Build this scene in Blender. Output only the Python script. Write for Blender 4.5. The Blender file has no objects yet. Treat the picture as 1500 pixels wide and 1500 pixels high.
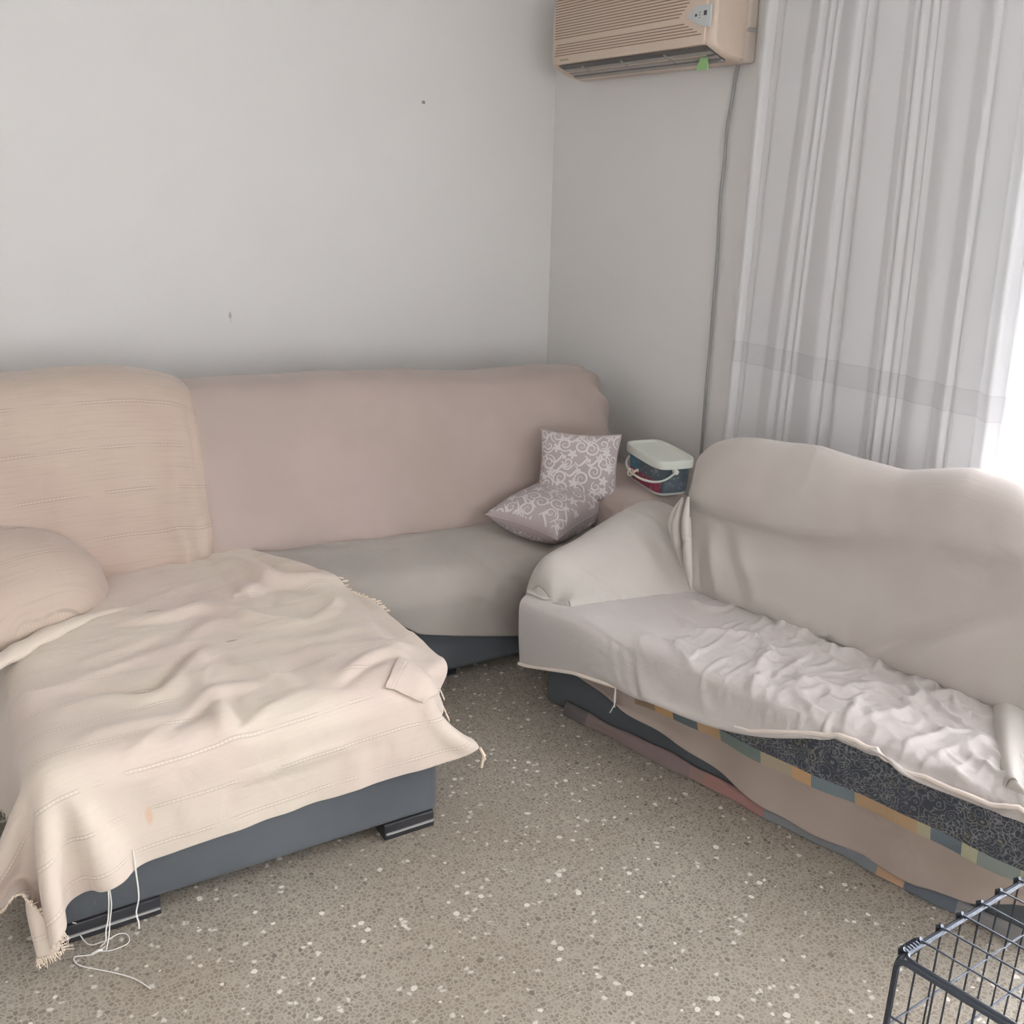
import bpy, bmesh, math, random
import numpy as np
from mathutils import Vector, Matrix
random.seed(7)
rng = np.random.RandomState(11)
S = bpy.context.scene
COL = S.collection

# ------------------------------------------------------------------ helpers
def srgb(r, g, b):
    def f(c):
        c /= 255.0
        return c / 12.92 if c <= .04045 else ((c + .055) / 1.055) ** 2.4
    return (f(r), f(g), f(b), 1)

def tag(o, label=None, cat=None, group=None, kind=None):
    if label: o['label'] = label
    if cat: o['category'] = cat
    if group: o['group'] = group
    if kind: o['kind'] = kind
    return o

def link(o, parent=None):
    COL.objects.link(o)
    if parent is not None: o.parent = parent
    return o

def empty(name, loc, label, cat, group=None, rz=0):
    o = bpy.data.objects.new(name, None)
    link(o); o.location = loc; o.rotation_euler = (0, 0, rz)
    o.empty_display_size = .05
    return tag(o, label, cat, group)

def mesh(name, verts, faces, mat, parent=None, smooth=True, uvs=None, mats=None, fm=None):
    """verts in world coordinates; stored relative to the parent's origin"""
    me = bpy.data.meshes.new(name)
    V = [tuple(float(c) for c in v) for v in verts]
    me.from_pydata(V, [], [tuple(int(i) for i in f) for f in faces])
    if mats:
        for m in mats: me.materials.append(m)
        if fm is not None: me.polygons.foreach_set('material_index', list(fm))
    else:
        me.materials.append(mat)
    if smooth: me.polygons.foreach_set('use_smooth', [True] * len(me.polygons))
    if uvs is not None:
        ul = me.uv_layers.new(name='UVMap')
        idx = np.zeros(len(me.loops), dtype=np.int32)
        me.loops.foreach_get('vertex_index', idx)
        ul.data.foreach_set('uv', np.asarray(uvs, dtype=np.float32)[idx].ravel())
    me.update()
    o = bpy.data.objects.new(name, me)
    link(o, parent)
    if parent is not None:
        o.matrix_parent_inverse = parent_matrix(parent).inverted()
    return o

def parent_matrix(p):
    m = Matrix.Translation(p.location) @ p.rotation_euler.to_matrix().to_4x4()
    if p.parent is not None:
        m = parent_matrix(p.parent) @ p.matrix_parent_inverse @ m
    return m

class MB:
    """collects shapes into one mesh"""
    def __init__(s): s.v = []; s.f = []; s.m = []
    def add(s, V, F, mi=0):
        n = len(s.v); s.v += [tuple(v) for v in V]
        s.f += [tuple(i + n for i in f) for f in F]; s.m += [mi] * len(F)
    def box(s, lo, hi, mi=0, bev=0.0, T=None):
        bm = bmesh.new(); bmesh.ops.create_cube(bm, size=1)
        c = [(a + b) / 2 for a, b in zip(lo, hi)]; d = [b - a for a, b in zip(lo, hi)]
        for v in bm.verts: v.co = Vector((c[0] + v.co.x * d[0], c[1] + v.co.y * d[1], c[2] + v.co.z * d[2]))
        if bev > 0:
            bmesh.ops.bevel(bm, geom=list(bm.edges), offset=bev, segments=3, profile=.5, affect='EDGES')
        if T is not None: bm.transform(T)
        bm.verts.index_update()
        s.add([v.co[:] for v in bm.verts], [[v.index for v in f.verts] for f in bm.faces], mi); bm.free()
    def tube(s, pts, r, seg=8, mi=0, cap=True, flat=1.0):
        P = [Vector(p) for p in pts]; n = len(P)
        rr = r if hasattr(r, '__len__') else [r] * n
        up = Vector((0, 0, 1)); V = []; F = []
        t0 = (P[1] - P[0]).normalized()
        a = t0.cross(up)
        if a.length < .1: a = t0.cross(Vector((1, 0, 0)))
        a.normalize()
        for i in range(n):
            t = (P[min(i + 1, n - 1)] - P[max(i - 1, 0)])
            t = t.normalized() if t.length > 1e-9 else t0
            a = (a - t * a.dot(t)); a = a.normalized() if a.length > 1e-6 else t.orthogonal().normalized()
            b = t.cross(a)
            for k in range(seg):
                an = 2 * math.pi * k / seg
                V.append(P[i] + (a * math.cos(an) + b * math.sin(an) * flat) * rr[i])
        for i in range(n - 1):
            for k in range(seg):
                k2 = (k + 1) % seg
                F.append((i * seg + k, i * seg + k2, (i + 1) * seg + k2, (i + 1) * seg + k))
        if cap:
            F.append(tuple(range(seg))[::-1]); F.append(tuple((n - 1) * seg + k for k in range(seg)))
        s.add(V, F, mi)
    def build(s, name, mat, parent=None, smooth=True, mats=None):
        o = mesh(name, s.v, s.f, mat, parent, smooth, mats=mats, fm=s.m if mats else None)
        if smooth:
            shade_auto(o)
        return o

def shade_auto(o, ang=40):
    bm = bmesh.new(); bm.from_mesh(o.data)
    for e in bm.edges:
        if len(e.link_faces) == 2 and e.calc_face_angle(0) > math.radians(ang): e.smooth = False
    bm.to_mesh(o.data); bm.free()

def catmull(pts, n):
    """smooth resampling of a polyline to n points, evenly by length"""
    P = np.array(pts, float)
    Q = np.vstack([2 * P[0] - P[1], P, 2 * P[-1] - P[-2]])
    out = []
    for i in range(len(P) - 1):
        p0, p1, p2, p3 = Q[i:i + 4]
        for t in np.linspace(0, 1, 12, endpoint=False):
            out.append(.5 * ((2 * p1) + (-p0 + p2) * t + (2 * p0 - 5 * p1 + 4 * p2 - p3) * t * t + (-p0 + 3 * p1 - 3 * p2 + p3) * t ** 3))
    out.append(P[-1]); out = np.array(out)
    L = np.r_[0, np.cumsum(np.linalg.norm(np.diff(out, axis=0), axis=1))]
    q = np.linspace(0, L[-1], n)
    return np.stack([np.interp(q, L, out[:, k]) for k in range(P.shape[1])], 1)

def interp(x, tab):
    return np.interp(x, [a for a, b in tab], [b for a, b in tab])

# smooth value noise in numpy
def vnoise(x, y, seed=0, scale=1.0):
    r = np.random.RandomState(seed); T = r.rand(64, 64)
    x = np.asarray(x) * scale; y = np.asarray(y) * scale
    xi = np.floor(x).astype(int); yi = np.floor(y).astype(int)
    fx = x - xi; fy = y - yi
    fx = fx * fx * (3 - 2 * fx); fy = fy * fy * (3 - 2 * fy)
    g = lambda i, j: T[i % 64, j % 64]
    return ((g(xi, yi) * (1 - fx) + g(xi + 1, yi) * fx) * (1 - fy) + (g(xi, yi + 1) * (1 - fx) + g(xi + 1, yi + 1) * fx) * fy) * 2 - 1

def crumple(x, y, seed, scale, sharp=2.5, warp=.35):
    """ridged folds: thin crests between flat facets"""
    wx = x + warp / scale * vnoise(x, y, seed + 1, scale * .7); wy = y + warp / scale * vnoise(x, y, seed + 2, scale * .7)
    a = 1 - np.abs(vnoise(wx, wy, seed, scale)); b = 1 - np.abs(vnoise(wx, wy, seed + 3, scale * 2.1))
    return a ** sharp + .4 * b ** sharp * a

def line_ridge(P, pts, amp, wd, sel):
    """raise or sink a fold along a line given in floor coordinates"""
    n, m = P.shape[:2]; c = catmull(pts, 40)
    d = np.linalg.norm(P[..., :2].reshape(-1, 1, 2) - c[None], axis=2); k = d.argmin(axis=1); dm = d.min(axis=1).reshape(n, m)
    env = np.sin(np.pi * (k.reshape(n, m) + 1) / 41.0) ** .5
    P[..., 2] += amp * np.exp(-(dm / wd) ** 2) * env * sel

def grid_faces(n, m, close_j=False):
    F = []
    for i in range(n - 1):
        for j in range(m - 1 if not close_j else m):
            j2 = (j + 1) % m
            F.append((i * m + j, i * m + j2, (i + 1) * m + j2, (i + 1) * m + j))
    return F

def grid_normals(P):
    du = np.gradient(P, axis=0); dv = np.gradient(P, axis=1)
    N = np.cross(du, dv); N /= np.linalg.norm(N, axis=2, keepdims=True) + 1e-9
    return N

def cloth_obj(name, P, mat, parent=None, thick=.004, sub=1, uv=None, flip=False):
    n, m, _ = P.shape
    if uv is None:
        du = np.r_[0, np.cumsum(np.linalg.norm(np.diff(P[:, m // 2], axis=0), axis=1))]
        dv = np.r_[0, np.cumsum(np.linalg.norm(np.diff(P[n // 2], axis=0), axis=1))]
        uv = np.stack(np.meshgrid(du, dv, indexing='ij'), 2)
    F = grid_faces(n, m)
    if flip: F = [f[::-1] for f in F]
    o = mesh(name, P.reshape(-1, 3), F, mat, parent, uvs=uv.reshape(-1, 2))
    if thick:
        md = o.modifiers.new('Solidify', 'SOLIDIFY'); md.thickness = thick; md.offset = -1
    if sub:
        md = o.modifiers.new('Subsurf', 'SUBSURF'); md.levels = sub; md.render_levels = sub
    return o

# ------------------------------------------------------------------ small cloth solver
def rbox(c, h, r, ang=0.0):
    """collider: rounded box, centre c, half sizes h, radius r, turned by ang about z"""
    c = np.array(c); h = np.array(h) - r; ca, sa = math.cos(ang), math.sin(ang)
    R = np.array([[ca, sa, 0], [-sa, ca, 0], [0, 0, 1]])
    def f(P):
        q = (P - c) @ R.T
        a = np.abs(q) - h
        out = np.maximum(a, 0); ol = np.linalg.norm(out, axis=1)
        ins = np.minimum(a.max(axis=1), 0)
        d = ol + ins - r
        n = np.sign(q) * out / (ol[:, None] + 1e-9)
        deep = ol < 1e-9
        if deep.any():
            k = a[deep].argmax(axis=1); nn = np.zeros((deep.sum(), 3))
            nn[np.arange(len(k)), k] = np.sign(q[deep][np.arange(len(k)), k]); n[deep] = nn
        return d, n @ R
    return f

def drape(P0, rest, cols, pin, steps=120, iters=8, g=4.0, fr=.5, bend=.25, dt=1 / 60, floor=.004, pad=.003, damp=.97, L0=None, targets=()):
    """rest: n x m array of stretch factors on the flat lengths L0 (or on P0's own)"""
    n, m, _ = P0.shape
    B = P0.reshape(-1, 3).astype(float).copy(); Q = (L0 if L0 is not None else P0).reshape(-1, 3)
    R = rest.reshape(-1)
    I, J = np.meshgrid(np.arange(n), np.arange(m), indexing='ij')
    batches = []
    for di, dj, k in ((1, 0, 1.), (0, 1, 1.), (1, 1, .6), (1, -1, .6), (2, 0, bend), (0, 2, bend)):
        ok = (I + di < n) & (J + dj < m) & (J + dj >= 0)
        a = (I * m + J)[ok]; b = ((I + di) * m + J + dj)[ok]
        par = (I[ok] if di else J[ok])
        sel = (par // 2) % 2 if 2 in (di, dj) else par % 2
        for s in (0, 1):
            aa, bb = a[sel == s], b[sel == s]
            L = np.linalg.norm(Q[aa] - Q[bb], axis=1) * (R[aa] + R[bb]) / 2
            batches.append((aa, bb, L, k))
    w = np.where(pin.reshape(-1), 0., 1.)
    prev = B.copy()
    for (i, j, t) in targets: w[i * m + j] = 0
    T0 = {(i, j): B[i * m + j].copy() for (i, j, t) in targets}
    for st in range(steps):
        for (i, j, t) in targets:
            f = min(1, st / (steps * .6)); B[i * m + j] = T0[(i, j)] * (1 - f) + np.array(t) * f
        vel = (B - prev) * damp
        vl = np.linalg.norm(vel, axis=1, keepdims=True)
        vel *= np.minimum(1, .02 / (vl + 1e-9))
        prev = B.copy()
        B = B + (vel + np.array([0, 0, -g * dt * dt])) * w[:, None]
        for it in range(iters):
            for aa, bb, L, k in batches:
                d = B[bb] - B[aa]; l = np.linalg.norm(d, axis=1)
                wa, wb = w[aa], w[bb]; ws = wa + wb + 1e-9
                c = ((l - L) / (l + 1e-9) * k / ws)[:, None] * d
                B[aa] += c * wa[:, None]; B[bb] -= c * wb[:, None]
            touch = np.zeros(len(B), bool)
            for f in cols:
                d, nn = f(B); h = (d < pad) & (w > 0)
                B[h] += nn[h] * (pad - d[h])[:, None]; touch |= h
            h = (B[:, 2] < floor) & (w > 0); B[h, 2] = floor; touch |= h
        B[touch] -= (B[touch] - prev[touch]) * fr
    return B.reshape(n, m, 3)

# ------------------------------------------------------------------ materials
def newmat(name):
    m = bpy.data.materials.new(name); m.use_nodes = True
    nt = m.node_tree; b = nt.nodes['Principled BSDF']
    return m, nt, b
def N(nt, t, **kw):
    n = nt.nodes.new(t)
    for k, v in kw.items():
        if k in n.inputs.keys(): n.inputs[k].default_value = v
        else: setattr(n, k, v)
    return n
def ramp(nt, stops, interp_='LINEAR'):
    r = nt.nodes.new('ShaderNodeValToRGB'); r.color_ramp.interpolation = interp_
    e = r.color_ramp.elements
    while len(e) < len(stops): e.new(.5)
    for i, (p, c) in enumerate(stops): e[i].position = p; e[i].color = c
    return r
def math_n(nt, op, a, b=None, c=None):
    n = nt.nodes.new('ShaderNodeMath'); n.operation = op
    for i, x in enumerate((a, b, c)):
        if x is None: continue
        if isinstance(x, (int, float)): n.inputs[i].default_value = x
        else: nt.links.new(x, n.inputs[i])
    return n.outputs[0]
def mixc(nt, fac, a, b):
    n = nt.nodes.new('ShaderNodeMix'); n.data_type = 'RGBA'
    for s, x in (('Factor', fac), ('A', a), ('B', b)):
        i = [k for k in n.inputs if k.name == s and (k.type == ('VALUE' if s == 'Factor' else 'RGBA'))][0]
        if hasattr(x, 'is_linked') or isinstance(x, bpy.types.NodeSocket): nt.links.new(x, i)
        else: i.default_value = x
    return [o for o in n.outputs if o.type == 'RGBA'][0]

def simple(name, col, rough=.5, metal=0, bump=0, bscale=50, spec=.5):
    m, nt, b = newmat(name)
    b.inputs['Base Color'].default_value = col
    b.inputs['Roughness'].default_value = rough
    b.inputs['Metallic'].default_value = metal
    b.inputs['Specular IOR Level'].default_value = spec
    no = N(nt, 'ShaderNodeTexNoise', Scale=bscale); no.inputs['Detail'].default_value = 4
    tc = N(nt, 'ShaderNodeTexCoord'); nt.links.new(tc.outputs['Object'], no.inputs['Vector'])
    c2 = tuple(x * .93 for x in col[:3]) + (1,)
    nt.links.new(mixc(nt, no.outputs['Fac'], col, c2), b.inputs['Base Color'])
    if bump:
        bu = N(nt, 'ShaderNodeBump', Strength=bump, Distance=.002)
        nt.links.new(no.outputs['Fac'], bu.inputs['Height']); nt.links.new(bu.outputs[0], b.inputs['Normal'])
    return m

def fabric(name, col, col2=None, weave=900, stripes=0, crease=.004, stains=(), cscale=7, sheen=.25, slub=0.0):
    """cloth: weave, soft creases, optional rows of open-work stitches every `stripes` metres along V"""
    m, nt, b = newmat(name); L = nt.links.new
    uv = N(nt, 'ShaderNodeUVMap'); tc = N(nt, 'ShaderNodeTexCoord')
    sep = N(nt, 'ShaderNodeSeparateXYZ'); L(uv.outputs[0], sep.inputs[0])
    U, V = sep.outputs[0], sep.outputs[1]
    n1 = N(nt, 'ShaderNodeTexNoise', Scale=3.0); n1.inputs['Detail'].default_value = 3
    L(tc.outputs['Object'], n1.inputs['Vector'])
    c = mixc(nt, ramp_out(nt, n1.outputs['Fac'], .35, .65), col, col2 or tuple(x * .9 for x in col[:3]) + (1,))
    wv = math_n(nt, 'MULTIPLY', math_n(nt, 'SINE', math_n(nt, 'MULTIPLY', U, weave)), math_n(nt, 'SINE', math_n(nt, 'MULTIPLY', V, weave)))
    h = math_n(nt, 'MULTIPLY', wv, .00005)
    # slubs: streaks along U
    mp = N(nt, 'ShaderNodeMapping'); mp.inputs['Scale'].default_value = (6, 160, 1); L(uv.outputs[0], mp.inputs[0])
    n2 = N(nt, 'ShaderNodeTexNoise', Scale=1.0); n2.inputs['Detail'].default_value = 3; L(mp.outputs[0], n2.inputs['Vector'])
    h = math_n(nt, 'ADD', h, math_n(nt, 'MULTIPLY', n2.outputs['Fac'], .0004 + slub * .002))
    if slub:
        c = mixc(nt, math_n(nt, 'MULTIPLY', ramp_out(nt, n2.outputs['Fac'], .45, .75), slub), c, tuple(x * .72 for x in col[:3]) + (1,))
    if crease:
        n3 = N(nt, 'ShaderNodeTexNoise', Scale=cscale); n3.inputs['Detail'].default_value = 3; n3.inputs['Distortion'].default_value = 1.2
        L(tc.outputs['Object'], n3.inputs['Vector'])
        h = math_n(nt, 'ADD', h, math_n(nt, 'MULTIPLY', n3.outputs['Fac'], crease))
    if stripes:
        wob = N(nt, 'ShaderNodeTexNoise', Scale=2.0); L(uv.outputs[0], wob.inputs['Vector'])
        v2 = math_n(nt, 'ADD', V, math_n(nt, 'MULTIPLY', wob.outputs['Fac'], .02))
        fr_ = math_n(nt, 'ABSOLUTE', math_n(nt, 'SUBTRACT', math_n(nt, 'FRACT', math_n(nt, 'DIVIDE', v2, stripes)), .5))
        line = math_n(nt, 'LESS_THAN', fr_, .0022 / stripes)
        dash = math_n(nt, 'GREATER_THAN', math_n(nt, 'SINE', math_n(nt, 'MULTIPLY', U, 620)), -.1)
        pn = N(nt, 'ShaderNodeTexNoise', Scale=9.0); L(uv.outputs[0], pn.inputs['Vector'])
        pres = ramp_out(nt, pn.outputs['Fac'], .38, .5)
        msk = math_n(nt, 'MULTIPLY', math_n(nt, 'MULTIPLY', line, dash), pres)
        c = mixc(nt, math_n(nt, 'MULTIPLY', msk, .5), c, tuple(min(1, x * 1.22) for x in col[:3]) + (1,))
        l2 = math_n(nt, 'MULTIPLY', math_n(nt, 'LESS_THAN', math_n(nt, 'ABSOLUTE', math_n(nt, 'SUBTRACT', fr_, .0042 / stripes)), .0014 / stripes), math_n(nt, 'MULTIPLY', pres, .45))
        c = mixc(nt, l2, c, tuple(x * .6 for x in col[:3]) + (1,))
        h = math_n(nt, 'ADD', h, math_n(nt, 'MULTIPLY', msk, .0012))
    for (u, v, ru, rv, sc, st) in stains:
        du = math_n(nt, 'DIVIDE', math_n(nt, 'SUBTRACT', U, u), ru); dv = math_n(nt, 'DIVIDE', math_n(nt, 'SUBTRACT', V, v), rv)
        r = math_n(nt, 'SQRT', math_n(nt, 'ADD', math_n(nt, 'MULTIPLY', du, du), math_n(nt, 'MULTIPLY', dv, dv)))
        r = math_n(nt, 'ADD', r, math_n(nt, 'MULTIPLY', n2.outputs['Fac'], .3))
        k = math_n(nt, 'MULTIPLY', math_n(nt, 'SUBTRACT', 1, ramp_out(nt, r, .5, 1.25)), st)
        c = mixc(nt, k, c, sc)
    bu = N(nt, 'ShaderNodeBump', Strength=1.0, Distance=1.0); L(h, bu.inputs['Height']); L(bu.outputs[0], b.inputs['Normal'])
    L(c, b.inputs['Base Color'])
    b.inputs['Roughness'].default_value = .92
    b.inputs['Specular IOR Level'].default_value = .25
    b.inputs['Sheen Weight'].default_value = sheen
    return m

def ramp_out(nt, sock, a, b):
    n = nt.nodes.new('ShaderNodeMapRange'); n.clamp = True; n.interpolation_type = 'SMOOTHSTEP'
    n.inputs['From Min'].default_value = a; n.inputs['From Max'].default_value = b
    nt.links.new(sock, n.inputs['Value']); return n.outputs[0]

def mat_wall(name, spots=(), col=srgb(228, 226, 224)):
    m, nt, b = newmat(name); L = nt.links.new
    tc = N(nt, 'ShaderNodeTexCoord')
    n1 = N(nt, 'ShaderNodeTexNoise', Scale=1.3); n1.inputs['Detail'].default_value = 5; L(tc.outputs['Object'], n1.inputs['Vector'])
    c = mixc(nt, n1.outputs['Fac'], col, tuple(x * .96 for x in col[:3]) + (1,))
    n2 = N(nt, 'ShaderNodeTexNoise', Scale=35); n2.inputs['Detail'].default_value = 5; L(tc.outputs['Object'], n2.inputs['Vector'])
    for (x, y, z, rx, rz, st) in spots:
        s = N(nt, 'ShaderNodeVectorMath', operation='SUBTRACT'); L(tc.outputs['Object'], s.inputs[0]); s.inputs[1].default_value = (x, y, z)
        d = N(nt, 'ShaderNodeVectorMath', operation='DIVIDE'); L(s.outputs[0], d.inputs[0]); d.inputs[1].default_value = (rx, rx, rz)
        ln = N(nt, 'ShaderNodeVectorMath', operation='LENGTH'); L(d.outputs[0], ln.inputs[0])
        n3 = N(nt, 'ShaderNodeTexNoise', Scale=160); L(tc.outputs['Object'], n3.inputs['Vector'])
        r = math_n(nt, 'ADD', ln.outputs['Value'], math_n(nt, 'MULTIPLY', math_n(nt, 'SUBTRACT', n3.outputs['Fac'], .5), 2.5))
        c = mixc(nt, math_n(nt, 'MULTIPLY', math_n(nt, 'SUBTRACT', 1, ramp_out(nt, r, .5, 1.1)), st), c, srgb(120, 118, 116))
    bu = N(nt, 'ShaderNodeBump', Strength=.25, Distance=.002); L(n2.outputs['Fac'], bu.inputs['Height']); L(bu.outputs[0], b.inputs['Normal'])
    L(c, b.inputs['Base Color']); b.inputs['Roughness'].default_value = .75
    return m

def mat_terrazzo():
    m, nt, b = newmat('terrazzo'); L = nt.links.new
    tc = N(nt, 'ShaderNodeTexCoord')
    ns = N(nt, 'ShaderNodeTexNoise', Scale=60.0); ns.inputs['Detail'].default_value = 2; L(tc.outputs['Object'], ns.inputs['Vector'])
    add = N(nt, 'ShaderNodeVectorMath', operation='MULTIPLY_ADD'); L(ns.outputs['Color'], add.inputs[0]); add.inputs[1].default_value = (.008,) * 3; L(tc.outputs['Object'], add.inputs[2])
    v1 = N(nt, 'ShaderNodeTexVoronoi', feature='F1', Scale=95.0); L(add.outputs[0], v1.inputs['Vector'])
    ve = N(nt, 'ShaderNodeTexVoronoi', feature='DISTANCE_TO_EDGE', Scale=95.0); L(add.outputs[0], ve.inputs['Vector'])
    sp = N(nt, 'ShaderNodeSeparateColor'); L(v1.outputs['Color'], sp.inputs[0])
    chips = ramp(nt, [(0, srgb(124, 116, 106)), (.05, srgb(142, 134, 123)), (.3, srgb(131, 123, 112)), (.5, srgb(149, 140, 129)), (.7, srgb(138, 129, 118)), (.85, srgb(157, 149, 138)), (.965, srgb(108, 102, 96)), (.975, srgb(212, 208, 202))], 'CONSTANT')
    L(sp.outputs[0], chips.inputs[0])
    edge = ramp_out(nt, ve.outputs['Distance'], .05, .16)
    c = mixc(nt, edge, srgb(170, 162, 150), chips.outputs[0])
    v3 = N(nt, 'ShaderNodeTexVoronoi', feature='F1', Scale=40.0); v3.inputs['Randomness'].default_value = 1; L(add.outputs[0], v3.inputs['Vector'])
    s3 = N(nt, 'ShaderNodeSeparateColor'); L(v3.outputs['Color'], s3.inputs[0])
    big = math_n(nt, 'MULTIPLY', math_n(nt, 'LESS_THAN', v3.outputs['Distance'], math_n(nt, 'MULTIPLY', s3.outputs[1], .3)), math_n(nt, 'GREATER_THAN', s3.outputs[0], .62))
    bigc = mixc(nt, math_n(nt, 'GREATER_THAN', s3.outputs[2], .1), srgb(112, 105, 99), srgb(226, 221, 213))
    c = mixc(nt, big, c, bigc)
    nb = N(nt, 'ShaderNodeTexNoise', Scale=1.6); nb.inputs['Detail'].default_value = 3; L(tc.outputs['Object'], nb.inputs['Vector'])
    c = mixc(nt, math_n(nt, 'MULTIPLY', ramp_out(nt, nb.outputs['Fac'], .4, .65), .25), c, srgb(128, 112, 94))
    # tile joints, 0.4 m
    sx = N(nt, 'ShaderNodeSeparateXYZ'); L(tc.outputs['Object'], sx.inputs[0])
    js = []
    for k, off in ((0, .13), (1, .07)):
        fr_ = math_n(nt, 'FRACT', math_n(nt, 'DIVIDE', math_n(nt, 'ADD', sx.outputs[k], 10 + off), .4))
        js.append(math_n(nt, 'LESS_THAN', math_n(nt, 'ABSOLUTE', math_n(nt, 'SUBTRACT', fr_, .5)), .002))
    j = math_n(nt, 'MAXIMUM', js[0], js[1])
    c = mixc(nt, math_n(nt, 'MULTIPLY', j, .45), c, srgb(90, 84, 78))
    L(c, b.inputs['Base Color']); b.inputs['Roughness'].default_value = .36
    n5 = N(nt, 'ShaderNodeTexNoise', Scale=5); L(tc.outputs['Object'], n5.inputs['Vector'])
    L(math_n(nt, 'ADD', math_n(nt, 'MULTIPLY', n5.outputs['Fac'], .15), .3), b.inputs['Roughness'])
    return m

M = {}
M['wall_left'] = mat_wall('painted_plaster_scuffed', [(1.001, 3.91, 1.045, .006, .022, .5), (1.83, 3.91, 1.847, .008, .007, .9)])
M['wall'] = mat_wall('painted_plaster')
M['ceiling'] = mat_wall('ceiling_paint', col=srgb(235, 233, 230))
M['floor'] = mat_terrazzo()
M['dark'] = fabric('charcoal_upholstery', srgb(94, 98, 102), srgb(86, 90, 95), crease=0, sheen=.1)
M['foot'] = simple('black_lacquer', srgb(48, 48, 52), .35)
M['strip'] = simple('brushed_aluminium', srgb(205, 205, 205), .35, .6)
CREAM = srgb(208, 196, 181)
M['cream'] = fabric('cream_handwoven', CREAM, srgb(204, 188, 177), stripes=.105, crease=.004, slub=.12, sheen=.3,
                    stains=[(.77, 1.0, .035, .014, srgb(120, 115, 108), .55), (.9, .72, .022, .006, srgb(110, 100, 90), .6), (.62, .55, .02, .005, srgb(110, 95, 85), .6),
                            (.55, .13, .012, .035, srgb(205, 165, 135), .6)])
M['cream_back'] = fabric('cream_handwoven_back', srgb(189, 172, 157), srgb(184, 165, 152), stripes=.14, crease=.004, slub=.3, sheen=.3)
M['fringe'] = simple('cotton_yarn', srgb(228, 212, 192), .9)
M['taupe'] = fabric('taupe_cover_cloth', srgb(176, 160, 153), srgb(170, 155, 147), crease=.003, cscale=4)
M['grey_seat'] = fabric('grey_beige_sheet', srgb(170, 162, 154), srgb(162, 155, 148), crease=.006, cscale=5)
M['beige'] = fabric('beige_throw_cloth', srgb(184, 178, 171), srgb(181, 172, 166), crease=.004, cscale=3)
M['sheet'] = fabric('white_cotton_sheet', srgb(191, 184, 180), srgb(185, 177, 173), crease=.004, cscale=11)
M['hemtape'] = fabric('sheet_hem', srgb(224, 212, 202), crease=0)
M['plastic_beige'] = simple('aged_beige_plastic', srgb(214, 196, 179), .45)
M['plastic_slot'] = simple('grille_groove', srgb(150, 128, 110), .6)
M['plastic_dark'] = simple('outlet_shadow_plastic', srgb(96, 92, 90), .5)
M['vane'] = simple('grey_vane_plastic', srgb(165, 160, 156), .45)
M['display'] = simple('display_silver', srgb(205, 210, 210), .35)
M['black_dot'] = simple('sensor_dark', srgb(70, 70, 74), .3)
M['green'] = simple('green_plastic_tag', srgb(160, 205, 140), .5)
M['cable'] = simple('grey_cable_sheath', srgb(158, 158, 156), .55)
M['white_plastic'] = simple('white_plastic', srgb(226, 230, 220), .4)
M['crate'] = simple('black_hammertone_wire', srgb(62, 68, 78), .3, .55, spec=.8)
M['string'] = simple('white_string', srgb(225, 222, 218), .9)
M['mauve'] = fabric('mauve_cushion_cloth', srgb(176, 163, 163), srgb(170, 158, 158), crease=.002, cscale=20)
M['print'] = simple('pale_damask_print', srgb(212, 206, 203), .9)
M['alu'] = simple('white_window_frame', srgb(235, 235, 235), .4)

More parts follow.
